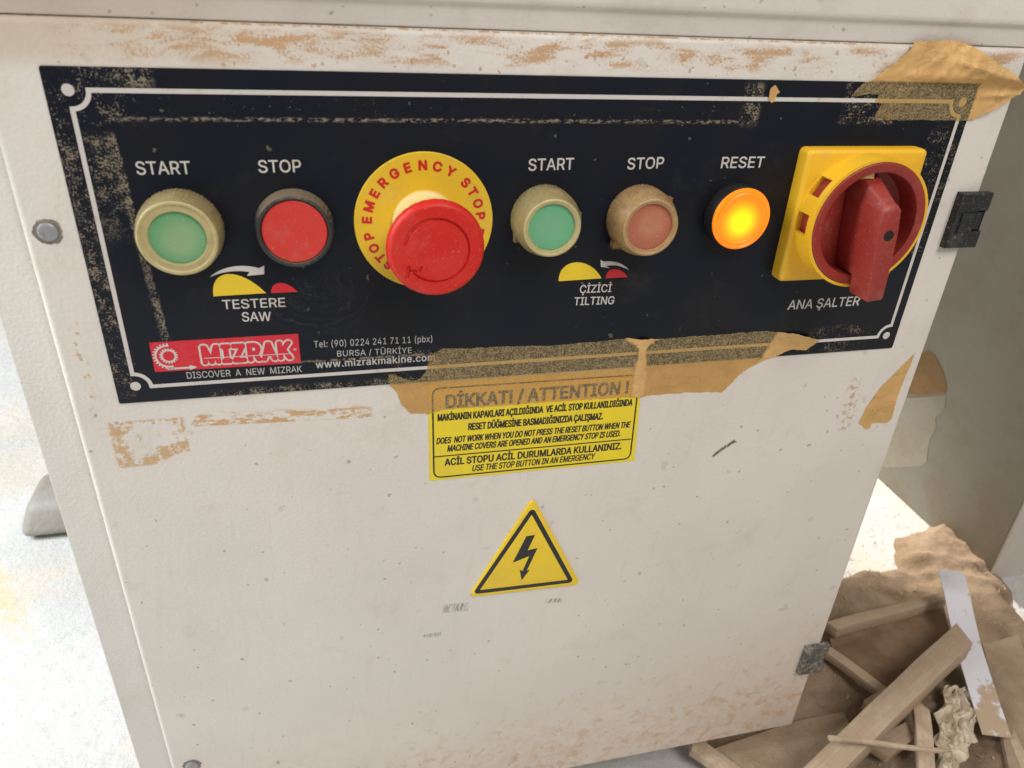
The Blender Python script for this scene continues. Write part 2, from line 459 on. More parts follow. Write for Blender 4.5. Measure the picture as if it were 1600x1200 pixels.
m_boot = material('yellowed_rubber', .34, fn=boot((.33, .265, .115), (.19, .14, .07)), **{'Subsurface Weight': .35, 'Subsurface Radius': (.004, .003, .001)})
m_boot_lip = material('yellowed_rubber_lip', .25, fn=boot((.52, .44, .215), (.38, .30, .13)), **{'Subsurface Weight': .4, 'Subsurface Radius': (.004, .003, .001)})
m_boot_amber = material('amber_rubber', .34, fn=boot((.36, .215, .09), (.17, .11, .05)))
m_boot_amber_lip = material('amber_rubber_lip', .25, fn=boot((.44, .275, .12), (.28, .17, .07)), **{'Subsurface Weight': .4, 'Subsurface Radius': (.004, .002, .001)})
def hazed(base, haze, c, r):
    def fn(b):
        u, v, d, P = pos()
        rr = X.op((u - c[0]) * (u - c[0]) + (v - c[1]) * (v - c[1]), 'SQRT')
        k = smooth(rr, r, r * .35) * smooth(noise(P, .06, 3, .5), .0, .6)
        return {'Base Color': mix(smooth(noise(P, .8, 3, .6), .60, .70) * .35, mix(k * .85, base, haze), (.50, .42, .28)), 'bump': (noise(P, .5, 3), .0001)}
    return fn
m_zinc = material('zinc_rivet', .45, fn=dirty((.32, .32, .34), (.20, .17, .14), .6, .4), Metallic=.35)
m_grime = material('brown_grime_ring', .8, fn=dirty((.20, .17, .14), (.40, .34, .28), .8, .4))

def tape_material(name, body):
    m = bpy.data.materials.new(name); m.use_nodes = True; nt = m.node_tree; X.nt = nt
    b = nt.nodes['Principled BSDF']; out = nt.nodes['Material Output']
    u, v, d, P = pos()
    lift = nt.nodes.new('ShaderNodeAttribute'); lift.attribute_name = 'lift'; lf = X(lift.outputs['Fac'])
    tone = noise(P, .05, 5, .65); fib = noise(vec(u * .5, v * 1.6, d), .9, 4, .65)
    c = mix(smooth(tone, .3, .7), body, tuple(k * .78 for k in body))
    c = mix(smooth(noise(P, .16, 4, .7, 1.), .60, .68) * .35, c, tuple(k * .5 for k in body))
    c = mix(smooth(lf, .25, .6), mix(noise(P, .7, 4, .7), (.44, .34, .185), (.60, .46, .25)), c)
    c = mix(smooth((noise(vec(u * .6 + v * .5, v * .6 - u * .3, d), .06, 3, .5, 1.) - .5).abs(), .014, 0) * .28, c, tuple(k * .45 for k in body))  # crease shading darkened into the tape colour
    c = mix(smooth(fib, .5, .75) * .3, c, (.70, .52, .28))
    X.put(b.inputs['Base Color'], c); b.inputs['Roughness'].default_value = .62
    bump = nt.nodes.new('ShaderNodeBump'); bump.inputs['Distance'].default_value = .0003
    crease = (noise(vec(u * .6 + v * .5, v * .6 - u * .3, d), .06, 3, .5, 1.) - .5).abs()
    X.put(bump.inputs['Height'], fib * .35 + noise(P, .12, 4, .6) - smooth(crease, .02, 0) * .4); nt.links.new(bump.outputs[0], b.inputs['Normal'])
    tr = nt.nodes.new('ShaderNodeBsdfTransparent'); tr.inputs[0].default_value = (1.0, .78, .42, 1)
    ms = nt.nodes.new('ShaderNodeMixShader')
    grain = noise(P, 1.1, 3, .6)
    alpha = (.16 + smooth(grain * .6 + noise(P, .45, 4, .7) * .4, .38, .62) * .40).max(lf)
    X.put(ms.inputs[0], alpha)
    nt.links.new(tr.outputs[0], ms.inputs[1]); nt.links.new(b.outputs[0], ms.inputs[2]); nt.links.new(ms.outputs[0], out.inputs['Surface'])
    return m
m_tape = tape_material('aged_masking_tape', (.70, .42, .155))
m_tape_shaded = tape_material('shaded_masking_tape', (.34, .20, .08))  # darker copy of the tape, with the side panel's shade in its colour

def concrete_fn(b):
    u, v, d, P = pos()
    c = mix(smooth(noise(P, .006, 4), .35, .65), (.58, .58, .57), (.50, .50, .49))
    c = mix(smooth(noise(P, .11, 4, .7), .53, .64) * .35, c, (.40, .40, .41))
    c = mix(smooth(noise(P, .35, 2, .5), .62, .68) * .35, c, (.26, .26, .27))
    dust = smooth(noise(P, .008, 5, .65) + smooth(d, 180, 480) * .10, .53, .66)
    c = mix(dust * .32, c, (.60, .50, .34))
    s0, s1 = onfloor(-20, 880), onfloor(42, 1000)
    dx, dy = (s1.x - s0.x) * 1000, (s1.y - s0.y) * 1000; L = math.hypot(dx, dy); dx /= L; dy /= L
    nn = ((u - s0.x * 1000) * (-dy) + (d - s0.y * 1000) * dx).abs(); aa = (u - s0.x * 1000) * dx + (d - s0.y * 1000) * dy
    c = mix(smooth(nn, 14, 3) * band(aa, 0, L, 8) * smooth(noise(P, .08, 4), .35, .6) * .45, c, (.60, .46, .18))
    return {'Base Color': c, 'bump': (noise(P, .12, 6, .7), .002)}
m_concrete = material('speckled_concrete', .8, fn=concrete_fn)
def dust_fn(b):
    u, v, d, P = pos()
    c = mix(smooth(noise(P, .02, 5, .6), .35, .65), (.44, .33, .235), (.33, .235, .155))
    c = mix(smooth(noise(P, .5, 3, .7), .60, .70) * .6, c, (.48, .37, .25))
    c = mix(smooth(noise(P, .10, 5, .75), .53, .70) * .55, c, (.22, .15, .095))
    c = mix(smooth(noise(P, 1.1, 2, .6), .62, .68) * .5, c, (.60, .48, .34))
    return {'Base Color': c, 'bump': (noise(P, .35, 8, .8), .003)}
m_dust = material('fine_brown_sawdust', .95, fn=dust_fn, spec=.1)
def wood(name, a, bb):
    def fn(b):
        tc = X.nt.nodes.new('ShaderNodeTexCoord'); mp = X.nt.nodes.new('ShaderNodeMapping')
        X.nt.links.new(tc.outputs['Object'], mp.inputs[0]); mp.inputs['Scale'].default_value = (18, 420, 420)
        g = noise(X(mp.outputs[0]), 1.0, 4, .6); u, v, d, P = pos()
        c = mix(smooth(g, .35, .68), a, bb)
        c = mix(smooth(noise(P, .06, 5, .7) + (noise(P, .8, 3, .6) - .5) * .2, .40, .60) * .8, c, (.40, .295, .205))
        return {'Base Color': c, 'bump': (g, .0003)}
    return material(name, .75, fn=fn, spec=.2)
m_wood = wood('raw_softwood', (.48, .365, .265), (.41, .30, .205))
m_wood_pale = wood('pale_softwood', (.56, .44, .325), (.47, .36, .25))
def strip_fn(b):
    u, v, d, P = pos()
    near = smooth(d, 25, -25)
    return {'Base Color': mix((smooth(noise(P, .05, 5, .7) + near * .30 - .05, .58, .66)) * .9, (.66, .65, .70), (.42, .29, .17))}
m_strip = material('white_edge_band', .4, fn=strip_fn)
m_bag = material('dirty_cream_plastic', .5, fn=dirty((.58, .49, .37), (.40, .29, .18), .6, .06, (.4, .65)))
def lamp_fn(b):
    u, v, d, P = pos()
    c0 = (283.6, 59.9)
    r = X.op((u - c0[0]) * (u - c0[0]) + (v - c0[1] - 1.) * (v - c0[1] - 1.), 'SQRT')
    k = smooth(r, 11.5, 1.5)
    c = mix(k, (1.0, .20, .0), (1.0, .62, .0))
    ring = smooth((r - 12.6).abs(), .5, .1) * .4 + smooth((r - 10.9).abs(), .4, .1) * .3
    st = .74 + k * .80 - ring
    return {'Emission Color': c, 'Emission Strength': st}
m_lamp = material('lit_amber_lens', .3, (.75, .20, .01), lamp_fn)

# ------------------------------------------------------------------ the setting
fl = mesh('floor', [(-4, -2, 0), (4, -2, 0), (4, 6, 0), (-4, 6, 0)], [(0, 1, 2, 3)])
tag(link('floor', fl, m_concrete), kind='structure')

# ------------------------------------------------------------------ cabinet
cab = empty('machine_cabinet', (0.2, 0.15, 0.046), 'cream painted steel machine cabinet with a stained front door carrying the control panel', 'cabinet')
link('cabinet_body', from_bm('cabinet_body', box_bm((-.0395, .0065, .046), (.4225, .27, .5355), .0012)), m_frame, cab, 40)
link('door', from_bm('door', box_bm((-.0200, 0, .046), (.4238, .006, .5362), .0030, 5)), m_paint, cab, 40)
# the upper housing that overhangs the door by a few millimetres
bm = bmesh.new()
prof = [(.80, .5360), (.0026, .5360), (.0010, .5366), (.0006, .5376), (.0006, .5436), (.0001, .5446), (-.0010, .5452), (-.0018, .5462), (-.0021, .5480), (-.0018, .5800), (.004, .66), (.80, .66)]
rows = []
for x in (-.12, .62): rows.append([bm.verts.new((x, y, z)) for y, z in prof])
for i in range(len(prof)): bm.faces.new((rows[0][i], rows[1][i], rows[1][(i + 1) % len(prof)], rows[0][(i + 1) % len(prof)]))
bm.faces.new(rows[0]); bm.faces.new(rows[1])
link('upper_housing', from_bm('upper_housing', bm), m_paint, cab, 35)
# rivets in the door's left edge
for (px, py) in ((75, 362), (300, 1196)):
    u, v = at(px, py)
    g = Film(0.12)
    k = 28
    random.seed(int(px))
    ring = [(u + (5.3 + random.uniform(-.5, .5)) * math.cos(2 * PI * i / k), v + (5.3 + random.uniform(-.5, .5)) * math.sin(2 * PI * i / k)) for i in range(k)]
    rv = link('rivet', mesh('rivet', *lathe([(3.7, 0), (3.7, .9), (3.3, 1.25), (2.2, 1.45)], u, v, 40)), m_zinc, cab, 35)
    g.poly(ring); g.build('dirt_ring', m_grime, rv)
# hinges on the right edge
def hinge(y0, mat, s=1.0, lab=None):
    pts = [(409.2, 0), (428.3, 0), (428.3, 9.2), (421.8, 9.2), (421.8, 20.2), (428.6, 20.2), (428.6, 29), (409.2, 29)]
    h = link('hinge', from_bm('hinge', extrude_poly([(p[0], y0 + p[1] * s) for p in pts], .05, 4.2, .0007)), mat, cab, 35)
    link('hinge_knuckle', from_bm('hinge_knuckle', box_bm(M(422.2, y0 + 19.4 * s, -3), M(427.6, y0 + 10.0 * s, 2.2), .0008)), mat, h, 35)
    link('hinge_leaf', from_bm('hinge_leaf', box_bm(M(412.5, y0 + 20 * s, 4.1), M(421, y0 + 10.0 * s, 4.6), .0003)), mat, h, 35)
    if lab: h['label'] = lab
    return h
hinge(51.4, m_hinge, 1, 'black hinge beside the rotary switch')
hinge(381, m_hinge2, .95, 'dusty grey hinge near the bottom of the door')

# ------------------------------------------------------------------ control panel
pan = empty('control_panel', M(200, 140, 0), 'dark navy control panel with six buttons, a rotary switch and white lettering', 'control panel')
pl = [(.0, .0), (400, .0), (400, 139.6), (.0, 139.6)]
def round_rect(x0, y0, x1, y1, r, n=6):
    o = []
    for cx, cy, a0 in ((x1 - r, y0 + r, -90), (x1 - r, y1 - r, 0), (x0 + r, y1 - r, 90), (x0 + r, y0 + r, 180)):
        for i in range(n + 1):
            a = math.radians(a0 + 90 * i / n); o.append((cx + r * math.cos(a), cy + r * math.sin(a)))
    return o
link('faceplate', from_bm('faceplate', extrude_poly(round_rect(0, 0, 400, 139.6, 1.0), .02, .7, .0002)), m_plate, pan, 35)
HI = .76
# border line with scooped corners and white corner dots
L0, R0, T0, B0, A = 8.6, 394.3, 8.2, 132.4, 6.6
path = []
for cx, cy, a0 in ((L0 - .6, T0 - .2, 90), (R0 + .2, T0 - .2, 180), (R0 + .2, B0 - .6, 270), (L0 - .6, B0 - .6, 0)):
    seg = []
    for i in range(13):
        a = math.radians(a0 - 90 * i / 12 if False else a0 + (90 * i / 12))
        seg.append((cx + A * math.cos(a), cy + A * math.sin(a)))
    path.append(seg)
tl = [(L0 - .6 + A * math.cos(math.radians(a)), T0 - .2 + A * math.sin(math.radians(a))) for a in [90 - 7.5 * i for i in range(13)]]
tr_ = [(R0 + .2 + A * math.cos(math.radians(a)), T0 - .2 + A * math.sin(math.radians(a))) for a in [180 - 7.5 * i for i in range(13)]]
br = [(R0 + .2 + A * math.cos(math.radians(a)), B0 - .6 + A * math.sin(math.radians(a))) for a in [270 - 7.5 * i for i in range(13)]]
bl = [(L0 - .6 + A * math.cos(math.radians(a)), B0 - .6 + A * math.sin(math.radians(a))) for a in [360 - 7.5 * i for i in range(13)]]
bf = Film(HI)
bf.strip(tl + tr_ + br + bl, 1.75, closed=True)
for cx, cy in ((7.9, 8.0), (394.0, 8.2), (393.3, 131.3), (8.2, 131.2)):
    bf.poly([(cx + 2.15 * math.cos(2 * PI * i / 32), cy + 2.15 * math.sin(2 * PI * i / 32)) for i in range(32)])
bf.build('border_line', m_white_ink, pan)
# lettering
def cap_(*a, mat=None, name='lettering', **k):
    f_ = Film(HI); f_.text(*a, **k); return f_.build(name, mat or m_white_ink, pan)
B1 = .016
cap_('START', (215, 272), (299, 271), 20, bold=B1)
cap_('STOP', (405, 269), (471, 268), 19, bold=B1)
cap_('START', (825, 266), (895, 264), 18, bold=B1)
cap_('STOP', (979, 264), (1035, 262), 17.5, bold=B1)
cap_('RESET', (1125, 262), (1191, 261), 17, bold=B1)
cap_('TESTERE', (349, 482), (446, 478), 14, bold=B1)
cap_('SAW', (379, 501), (424, 500), 14, bold=B1)
cap_('ÇİZİCİ', (905, 457), (954, 455), 12, bold=B1)
cap_('TILTING', (896, 476), (958, 474), 12, bold=B1)
cap_('ANA ŞALTER', (1229, 483), (1340, 476), 14, bold=B1)
cap_('Tel: (90) 0224 241 71 11 (pbx)', (491, 542), (675, 533), 10, bold=.0, spacing=1.06, mat=m_grey_ink)
cap_('BURSA / TÜRKİYE', (527, 556), (643, 550.5), 9, bold=.0, spacing=1.05, mat=m_grey_ink)
cap_('www.mizrakmakine.com', (494, 574), (679, 562), 10.5, bold=.03, spacing=1.06, mat=m_grey_ink)
cap_('DISCOVER  A  NEW  MIZRAK', (293, 590.5), (472, 580), 10, bold=0, mat=m_grey_ink)
# blade pictograms
def half_blade(nm, mat, pts):
    f_ = Film(HI); f_.poly([at(*p) for p in pts]); f_.build(nm, mat, pan)
def arc_pts(p0, ctrl, p1, n=12):
    o = []
    for i in range(n + 1):
        t = i / n; o.append(tuple((1 - t) ** 2 * a + 2 * t * (1 - t) * c + t * t * b for a, c, b in zip(p0, ctrl, p1)))
    return o
def cubic(p0, c0, c1, p1, n=16):
    return [tuple((1 - t) ** 3 * a + 3 * t * (1 - t) ** 2 * b + 3 * t * t * (1 - t) * c + t ** 3 * d for a, b, c, d in zip(p0, c0, c1, p1)) for t in [i / n for i in range(n + 1)]]
half_blade('yellow_blade_mark', m_yellow_ink, cubic((334, 462), (326, 420), (372, 413), (416, 457)))
half_blade('red_blade_mark', m_red_ink, cubic((424, 457), (422, 436), (448, 436), (465, 455)))
half_blade('yellow_blade_mark', m_yellow_ink, cubic((872, 438.5), (872, 401), (922, 399), (939, 434)))
half_blade('red_blade_mark', m_red_ink, cubic((945.5, 434), (946, 415), (970, 415), (979.5, 432)))
def arrow(outer, inner): half_blade('arrow_mark', m_white_ink, outer + inner[::-1])
o = cubic((328, 432), (345, 416), (375, 410), (405, 418)); i_ = cubic((328, 432), (350, 422), (372, 421), (390, 424))
arrow(o + [(413, 414), (413, 427.5), (386, 430)], i_)
o = cubic((982, 421), (972, 409), (956, 406), (943, 408)); i_ = cubic((982, 421), (968, 414), (958, 412), (946, 415))
arrow(o + [(937.5, 405), (938, 416), (952, 418)], i_)
# maker's plate: red band, gear ring with an arrow tail, outlined lettering
lg = Film(HI); lg.poly([(17.3, 110.4), (79.3, 110.1), (79.3, 124.9), (17.3, 124.8)]); logo = lg.build('logo_band', m_logo_red, pan)
gw = Film(HI + .05)
gc = at(264, 555)
def gear(c, r, t, teeth, a0, a1, n=240):
    outp, inn = [], []
    for k in range(n + 1):
        a = math.radians(a0 + (a1 - a0) * k / n)
        ph = (a * teeth / (2 * PI)) % 1
        rr = r + (t if ph < .5 else 0)
        outp.append((c[0] + rr * math.cos(a), c[1] - rr * math.sin(a)))
        inn.append((c[0] + (r - .8) * math.cos(a), c[1] - (r - .8) * math.sin(a)))
    b = len(gw.v); m = n + 1
    gw.v += [M(p[0], p[1], gw.h) for p in outp] + [M(p[0], p[1], gw.h) for p in inn]
    for k in range(n): gw.f.append((b + k, b + k + 1, b + m + k + 1, b + m + k))
gear(gc, 3.2, .6, 18, 0, 360); gear((gc[0] - .2, gc[1] + .1), 5.5, .8, 26, 80, 285)
q = [at(262, 575), at(297, 573)]
gw.strip(q, .9); a = at(297, 573); gw.poly([(a[0], a[1] - 1.3), (a[0] + 3.2, a[1] - .1), (a[0], a[1] + 1.3)])
gw.text('MIZRAK', (320, 566), (455, 558), 25, bold=.20, spacing=1.12)
gw.text('®', (459, 548), (464, 547.5), 5)
gw.build('logo_lettering', m_white_ink, logo)
gr = Film(HI + .10); gr.text('MIZRAK', (320, 566), (455, 558), 25, bold=.095, spacing=1.12)
gr.build('logo_lettering', m_logo_red, logo)
gl = Film(HI + .14); gl.strip([at(319, 558.5), at(457, 551)], .35); gl.build('logo_stripe', m_white_ink, logo)

# ---- push buttons
def knurl(r, h, a, n=48, amp=.22, hmax=10): return r + (amp * (1 if math.sin(n * a) > 0 else -1) if .8 < h < hmax and r > 13.5 else 0)
def push_button(u, v, prof, mat, label, cap_prof, cap_mat, kn=None, n=144):
    b = link('push_button', mesh('push_button', *lathe([(r, h + .7) for r, h in prof], u, v, n, kn, closed_top=False)), mat, pan, 38)
    b['label'] = label
    c = link('button_cap', mesh('button_cap', *lathe([(r, h + .7) for r, h in cap_prof], u, v, 96)), cap_mat, b, 40)
    return b, c
# red stop, black bezel
push_button(82.4, 60.8, [(16.0, 0), (16.0, 2.2), (15.6, 3.0), (15.4, 6.6), (14.9, 7.6), (14.1, 7.9), (13.5, 7.7), (13.2, 7.0), (13.2, 3.0)], m_black,
            'plain red stop button in a black bezel', [(13.0, 3), (13.0, 7.1), (12.6, 7.5), (11.5, 7.55), (8, 7.35), (4, 7.2), (.5, 7.15)], m_cap_red, lambda r, h, a: knurl(r, h, a, 40, .12, 6))
# rubber-booted buttons
def booted(u, v, h, rb, rf, ri, mat, lip_mat, cap_mat, label, tabs=()):
    prof = [(rb - .4, 0), (rb, .8), (rb, h * .55), (rb - .5, h * .72), (rf + .6, h * .9), (rf, h)]
    b, c = push_button(u, v, prof, mat, label, [(ri + 1.0, h * .5), (ri + 1.0, h - 1.6), (ri - .6, h - 1.25), (ri * .6, h - 1.1), (.4, h - 1.0)], cap_mat, lambda r, hh, a: knurl(r, hh, a, 62, .2, h * .7))
    lp = [(rf, h), (rf - .35, h + .45), (rf - 1.0, h + .5), (rf - 1.5, h + .15), (rf - 1.8, h - .25), (ri + 1.3, h - .3), (ri + .8, h + .05), (ri + .35, h + .0), (ri, h - .6), (ri - .1, h - 1.7)]
    link('rubber_lip', mesh('rubber_lip', *lathe([(r, hh + .7) for r, hh in lp], u, v, 96, closed_top=False)), lip_mat, b, 50)
    for (du, dv, w, hh) in tabs:
        link('rubber_tab', from_bm('rubber_tab', box_bm(M(u + du - w, v + dv + w, hh), M(u + du + w, v + dv - w, hh + 3.5), .0004)), mat, b, 35)
    return b
G1 = hazed((.11, .35, .15), (.27, .40, .20), (39.5, 60.5), 11)
booted(38.5, 60.2, 13.8, 16.2, 14.9, 10.6, m_boot, m_boot_lip, material('green_cap_clouded', .3, fn=G1, **{'Coat Weight': .35, 'Coat Roughness': .18}), 'green start button under a large clouded yellow rubber cover')
G2 = hazed((.13, .41, .21), (.17, .41, .23), (189, 58.5), 9)
booted(189.6, 59.2, 16.5, 14.8, 12.8, 10.4, m_boot, m_boot_lip, material('green_cap_clear', .3, fn=G2, **{'Coat Weight': .35, 'Coat Roughness': .18}), 'bright green start button under a small yellowed rubber cover', ((13.6, -2.5, 1.6, 6), (-12.2, 8.2, 1.3, 3)))
G3 = hazed((.42, .12, .065), (.48, .20, .11), (236, 59), 9)
booted(235.2, 60.2, 16.5, 15.2, 13.0, 10.6, m_boot_amber, m_boot_amber_lip, material('faded_red_cap', .3, fn=G3, **{'Coat Weight': .35, 'Coat Roughness': .18}), 'faded red stop button under an amber rubber cover', ((-10.8, 11.4, 1.7, 3), (11, -9.5, 1.2, 6)))
# lit reset lamp
rb_, _c = push_button(283.9, 59.9, [(14.6, 0), (14.9, .6), (14.9, 7.4), (14.6, 8.2), (13.9, 8.4)], m_black_clean, 'glowing amber reset button',
            [(14.4, 5), (14.5, 8.6), (14.2, 9.3), (13.3, 9.5), (12.9, 9.2), (12.4, 9.1), (12.0, 9.5), (11.4, 9.6), (11.0, 9.2), (10.4, 9.2), (6, 9.6), (.4, 9.8)], m_lamp, lambda r, h, a: knurl(r, h, a, 40, .12, 8))
# ---- emergency stop
EC = (136.6, 60.2)
ET = (137.4, 62.3)
def mush_top():
    """flat red head with the engraved turning arrow, as a polar sheet"""
    vs, fs = [], []
    NR, NA = 96, 420; R = 20.0; H = 32.0
    k = 40.0 / 708.0
    segs = [((-200 * k, -115 * k), (-214 * k, -195 * k), .75), ((-186 * k, -142 * k), (-127 * k, -150 * k), .6), ((-127 * k, -150 * k), (-110 * k, -115 * k), .45)]
    def dseg(x, y, a, b):
        dx, dy = b[0] - a[0], b[1] - a[1]; t = max(0, min(1, ((x - a[0]) * dx + (y - a[1]) * dy) / (dx * dx + dy * dy)))
        return math.hypot(x - a[0] - t * dx, y - a[1] - t * dy)
    def height(r, a):
        x, y = r * math.cos(a), r * math.sin(a)
        h = H + .5 - .5 * (r / R) ** 2
        if r > 17.6: h -= 3.6 * (1 - math.sqrt(max(0, 1 - ((r - 17.6) / 2.4) ** 2)))
        deg = math.degrees(a) % 360
        g = 0
        d = abs(r - 13.0)
        inarc = deg < 168 or deg > 222
        wid = .80 if 95 < deg < 168 else .50
        if inarc: g = max(g, 1 - d / wid)
        for p, q_, w in segs: g = max(g, 1 - dseg(x, y, p, q_) / w)
        return h - .95 * max(0, min(1, g * 2.2))
    rs = [R * (i / NR) for i in range(1, NR + 1)]
    vs.append(M(ET[0], ET[1], height(0, 0)))
    for r in rs:
        for j in range(NA):
            a = 2 * PI * j / NA; vs.append(M(ET[0] + r * math.cos(a), ET[1] - r * math.sin(a), height(r, a)))
    for j in range(NA): fs.append((0, 1 + j, 1 + (j + 1) % NA))
    for i in range(NR - 1):
        for j in range(NA): fs.append((1 + i * NA + j, 1 + (i + 1) * NA + j, 1 + (i + 1) * NA + (j + 1) % NA, 1 + i * NA + (j + 1) % NA))
    base = 1 + (NR - 1) * NA
    prev = base
    for (r, h, nt_) in ((20.0, 28.3, 0), (19.9, 27.6, 1), (19.2, 26.2, 1), (16.8, 24.8, 1), (12.0, 24.2, 0)):
        b0 = len(vs)
        for j in range(NA):
            a = 2 * PI * j / NA; deg = math.degrees(a)
            rr = r - (.55 if nt_ and (deg % 12) < 4.5 else 0)
            vs.append(M(ET[0] + rr * math.cos(a), ET[1] - rr * math.sin(a), h))
        for j in range(NA): fs.append((prev + j, b0 + j, b0 + (j + 1) % NA, prev + (j + 1) % NA))
        prev = b0
    return mesh('emergency_stop', vs, fs)
es = link('emergency_stop', mush_top(), m_mush, pan, 40); es['label'] = 'big red mushroom stop button on a yellow disk'
dk = link('legend_disk', mesh('legend_disk', *lathe([(30.0, .72), (30.0, 1.5), (29.7, 1.75), (20, 1.75), (1, 1.75)], EC[0], EC[1], 128)), m_disk, es, 30)
dl = Film(1.82)
angs = dict(zip([-139, -127.8, -116, -102.5, -85.8, -72, -58, -44.5, -30.5, -16.5, -1.5, 13, 27.2, 46, 57.8, 71, 84.2, 180, -166, -152], 'STOPEMERGENCYSTOP'))
for a_, ch in angs.items(): dl.glyph(ch, EC, 24.6, math.radians(a_), 3.7, .085)
for a_, ch in zip([101, 114, 127, 140, 153, 166, 179, 192], 'EMERGENC'): dl.glyph(ch, EC, 24.6, math.radians(a_), 3.7, .085)
dl.build('legend_lettering', m_disk_red, es)
link('button_collar', mesh('button_collar', *lathe([(14.2, 1.7), (14.2, 4.2), (13.6, 5.0), (12.6, 5.4), (12.4, 14), (12.0, 22)], EC[0] + .2, EC[1] + .1, 72)), m_collar, es, 35)

# ---- rotary main switch
SC = (344.6, 60.8)
def rot_base():
    return link('rotary_switch', from_bm('rotary_switch', extrude_poly(round_rect(SC[0] - 32.3, SC[1] - 32.3, SC[0] + 32.3, SC[1] + 32.3, 2.6), .72, 8.6, .0022)), m_switch_y, pan, 35)
rs_ = rot_base(); rs_['label'] = 'yellow main switch with a brick red handle turned downwards'
def shroud():
    vs, fs = [], []
    NA = 180; hs = [8.4, 9.0, 17.4, 21.0]; RO, RI = 31.0, 29.6
    def win(j, k):
        deg = 360 * (j + .5) / NA
        return k == 1 and (138 < deg < 157 or 171 < deg < 191)
    def idx(s_, k, j): return (s_ * 4 + k) * NA + j % NA
    for R in (RO, RI):
        for h in hs:
            for j in range(NA):
                a = 2 * PI * j / NA; vs.append(M(SC[0] + R * math.cos(a), SC[1] - R * math.sin(a), h))
    for k in range(3):
        for j in range(NA):
            if win(j, k):
                for jj, ed in ((j - 1, j), (j + 1, j + 1)):
                    if not win(jj % NA, k): fs.append((idx(0, k, ed), idx(0, k + 1, ed), idx(1, k + 1, ed), idx(1, k, ed)))
                fs.append((idx(0, k, j), idx(0, k, j + 1), idx(1, k, j + 1), idx(1, k, j)))
                fs.append((idx(0, k + 1, j), idx(0, k + 1, j + 1), idx(1, k + 1, j + 1), idx(1, k + 1, j)))
            else:
                fs.append((idx(0, k, j), idx(0, k, j + 1), idx(0, k + 1, j + 1), idx(0, k + 1, j)))
                fs.append((idx(1, k, j), idx(1, k, j + 1), idx(1, k + 1, j + 1), idx(1, k + 1, j)))
    for j in range(NA): fs.append((idx(0, 3, j), idx(0, 3, j + 1), idx(1, 3, j + 1), idx(1, 3, j)))
    me = mesh('switch_shroud', vs, fs)
    bm = bmesh.new(); bm.from_mesh(me); bmesh.ops.recalc_face_normals(bm, faces=bm.faces); bm.to_mesh(me); bm.free()
    return me
link('switch_shroud', shroud(), m_switch_y, rs_, 35)
link('switch_dial', mesh('switch_dial', *lathe([(28.2, 8.8), (28.4, 20.4), (29.3, 20.6), (29.35, 21.2), (29.0, 21.5), (25.6, 21.5), (25.0, 21.1), (24.6, 18), (24.2, 9.6), (22.5, 9.1), (1, 9.0)], SC[0], SC[1], 120)), m_switch_r, rs_, 35)
def handle():
    ang = math.radians(6.5)
    ax = Vector((math.sin(ang), math.cos(ang))); px_ = Vector((math.cos(ang), -math.sin(ang)))
    # s along the grip, h of the floor, half width there, h of the ridge, half width there
    secs = [(-23.6, 9.3, 5.2, 13.0, 3.0), (-22.0, 9.3, 6.6, 17.0, 4.0), (-14.2, 9.3, 6.9, 32.4, 2.6), (-12.4, 9.3, 6.9, 34.2, 3.9), (-10.6, 9.3, 6.9, 35.0, 4.7),
            (0, 9.3, 6.9, 35.2, 5.2), (12, 9.3, 6.7, 35.2, 5.0), (22.8, 9.3, 6.4, 35.2, 4.7), (23.4, 21.9, 5.7, 35.2, 4.7), (32.5, 21.9, 5.3, 35.0, 4.3), (33.4, 24, 4.6, 34.6, 3.9)]
    bm = bmesh.new(); rows = []
    for s, h0, w0, h1, w1 in secs:
        row = []
        for w, h in ((-w0, h0), (-w1, h1), (w1, h1), (w0, h0)):
            p = Vector(SC) + ax * s + px_ * w; row.append(bm.verts.new(M(p.x, p.y, h)))
        rows.append(row)
    for a, b in zip(rows, rows[1:]):
        for i in range(4): bm.faces.new((a[i], a[(i + 1) % 4], b[(i + 1) % 4], b[i]))
    bm.faces.new(rows[0]); bm.faces.new(rows[-1])
    bmesh.ops.recalc_face_normals(bm, faces=bm.faces)
    bm.edges.ensure_lookup_table()
    es_ = [e for e in bm.edges if e.calc_face_angle(0) > math.radians(32)]
    bmesh.ops.bevel(bm, geom=es_, offset=.0006, segments=2, affect='EDGES', profile=.5, clamp_overlap=True)
    return from_bm('switch_handle', bm)
hd = link('switch_handle', handle(), m_switch_r, rs_, 30)
hh = (SC[0] + .35, SC[1] + .4)
m_hole = material('dark_bore', .8, (.012, .004, .004))
link('padlock_hole', mesh('padlock_hole', *lathe([(2.6, 35.28), (2.4, 35.3), (2.35, 35.24), (.2, 35.22)], hh[0], hh[1], 36)), m_hole, hd, 35)
link('index_tab', from_bm('index_tab', box_bm(M(SC[0] - 8.5, SC[1] - 21.5, 14), M(SC[0] - 2.5, SC[1] - 24.4, 18), .0004)), m_collar, rs_, 35)

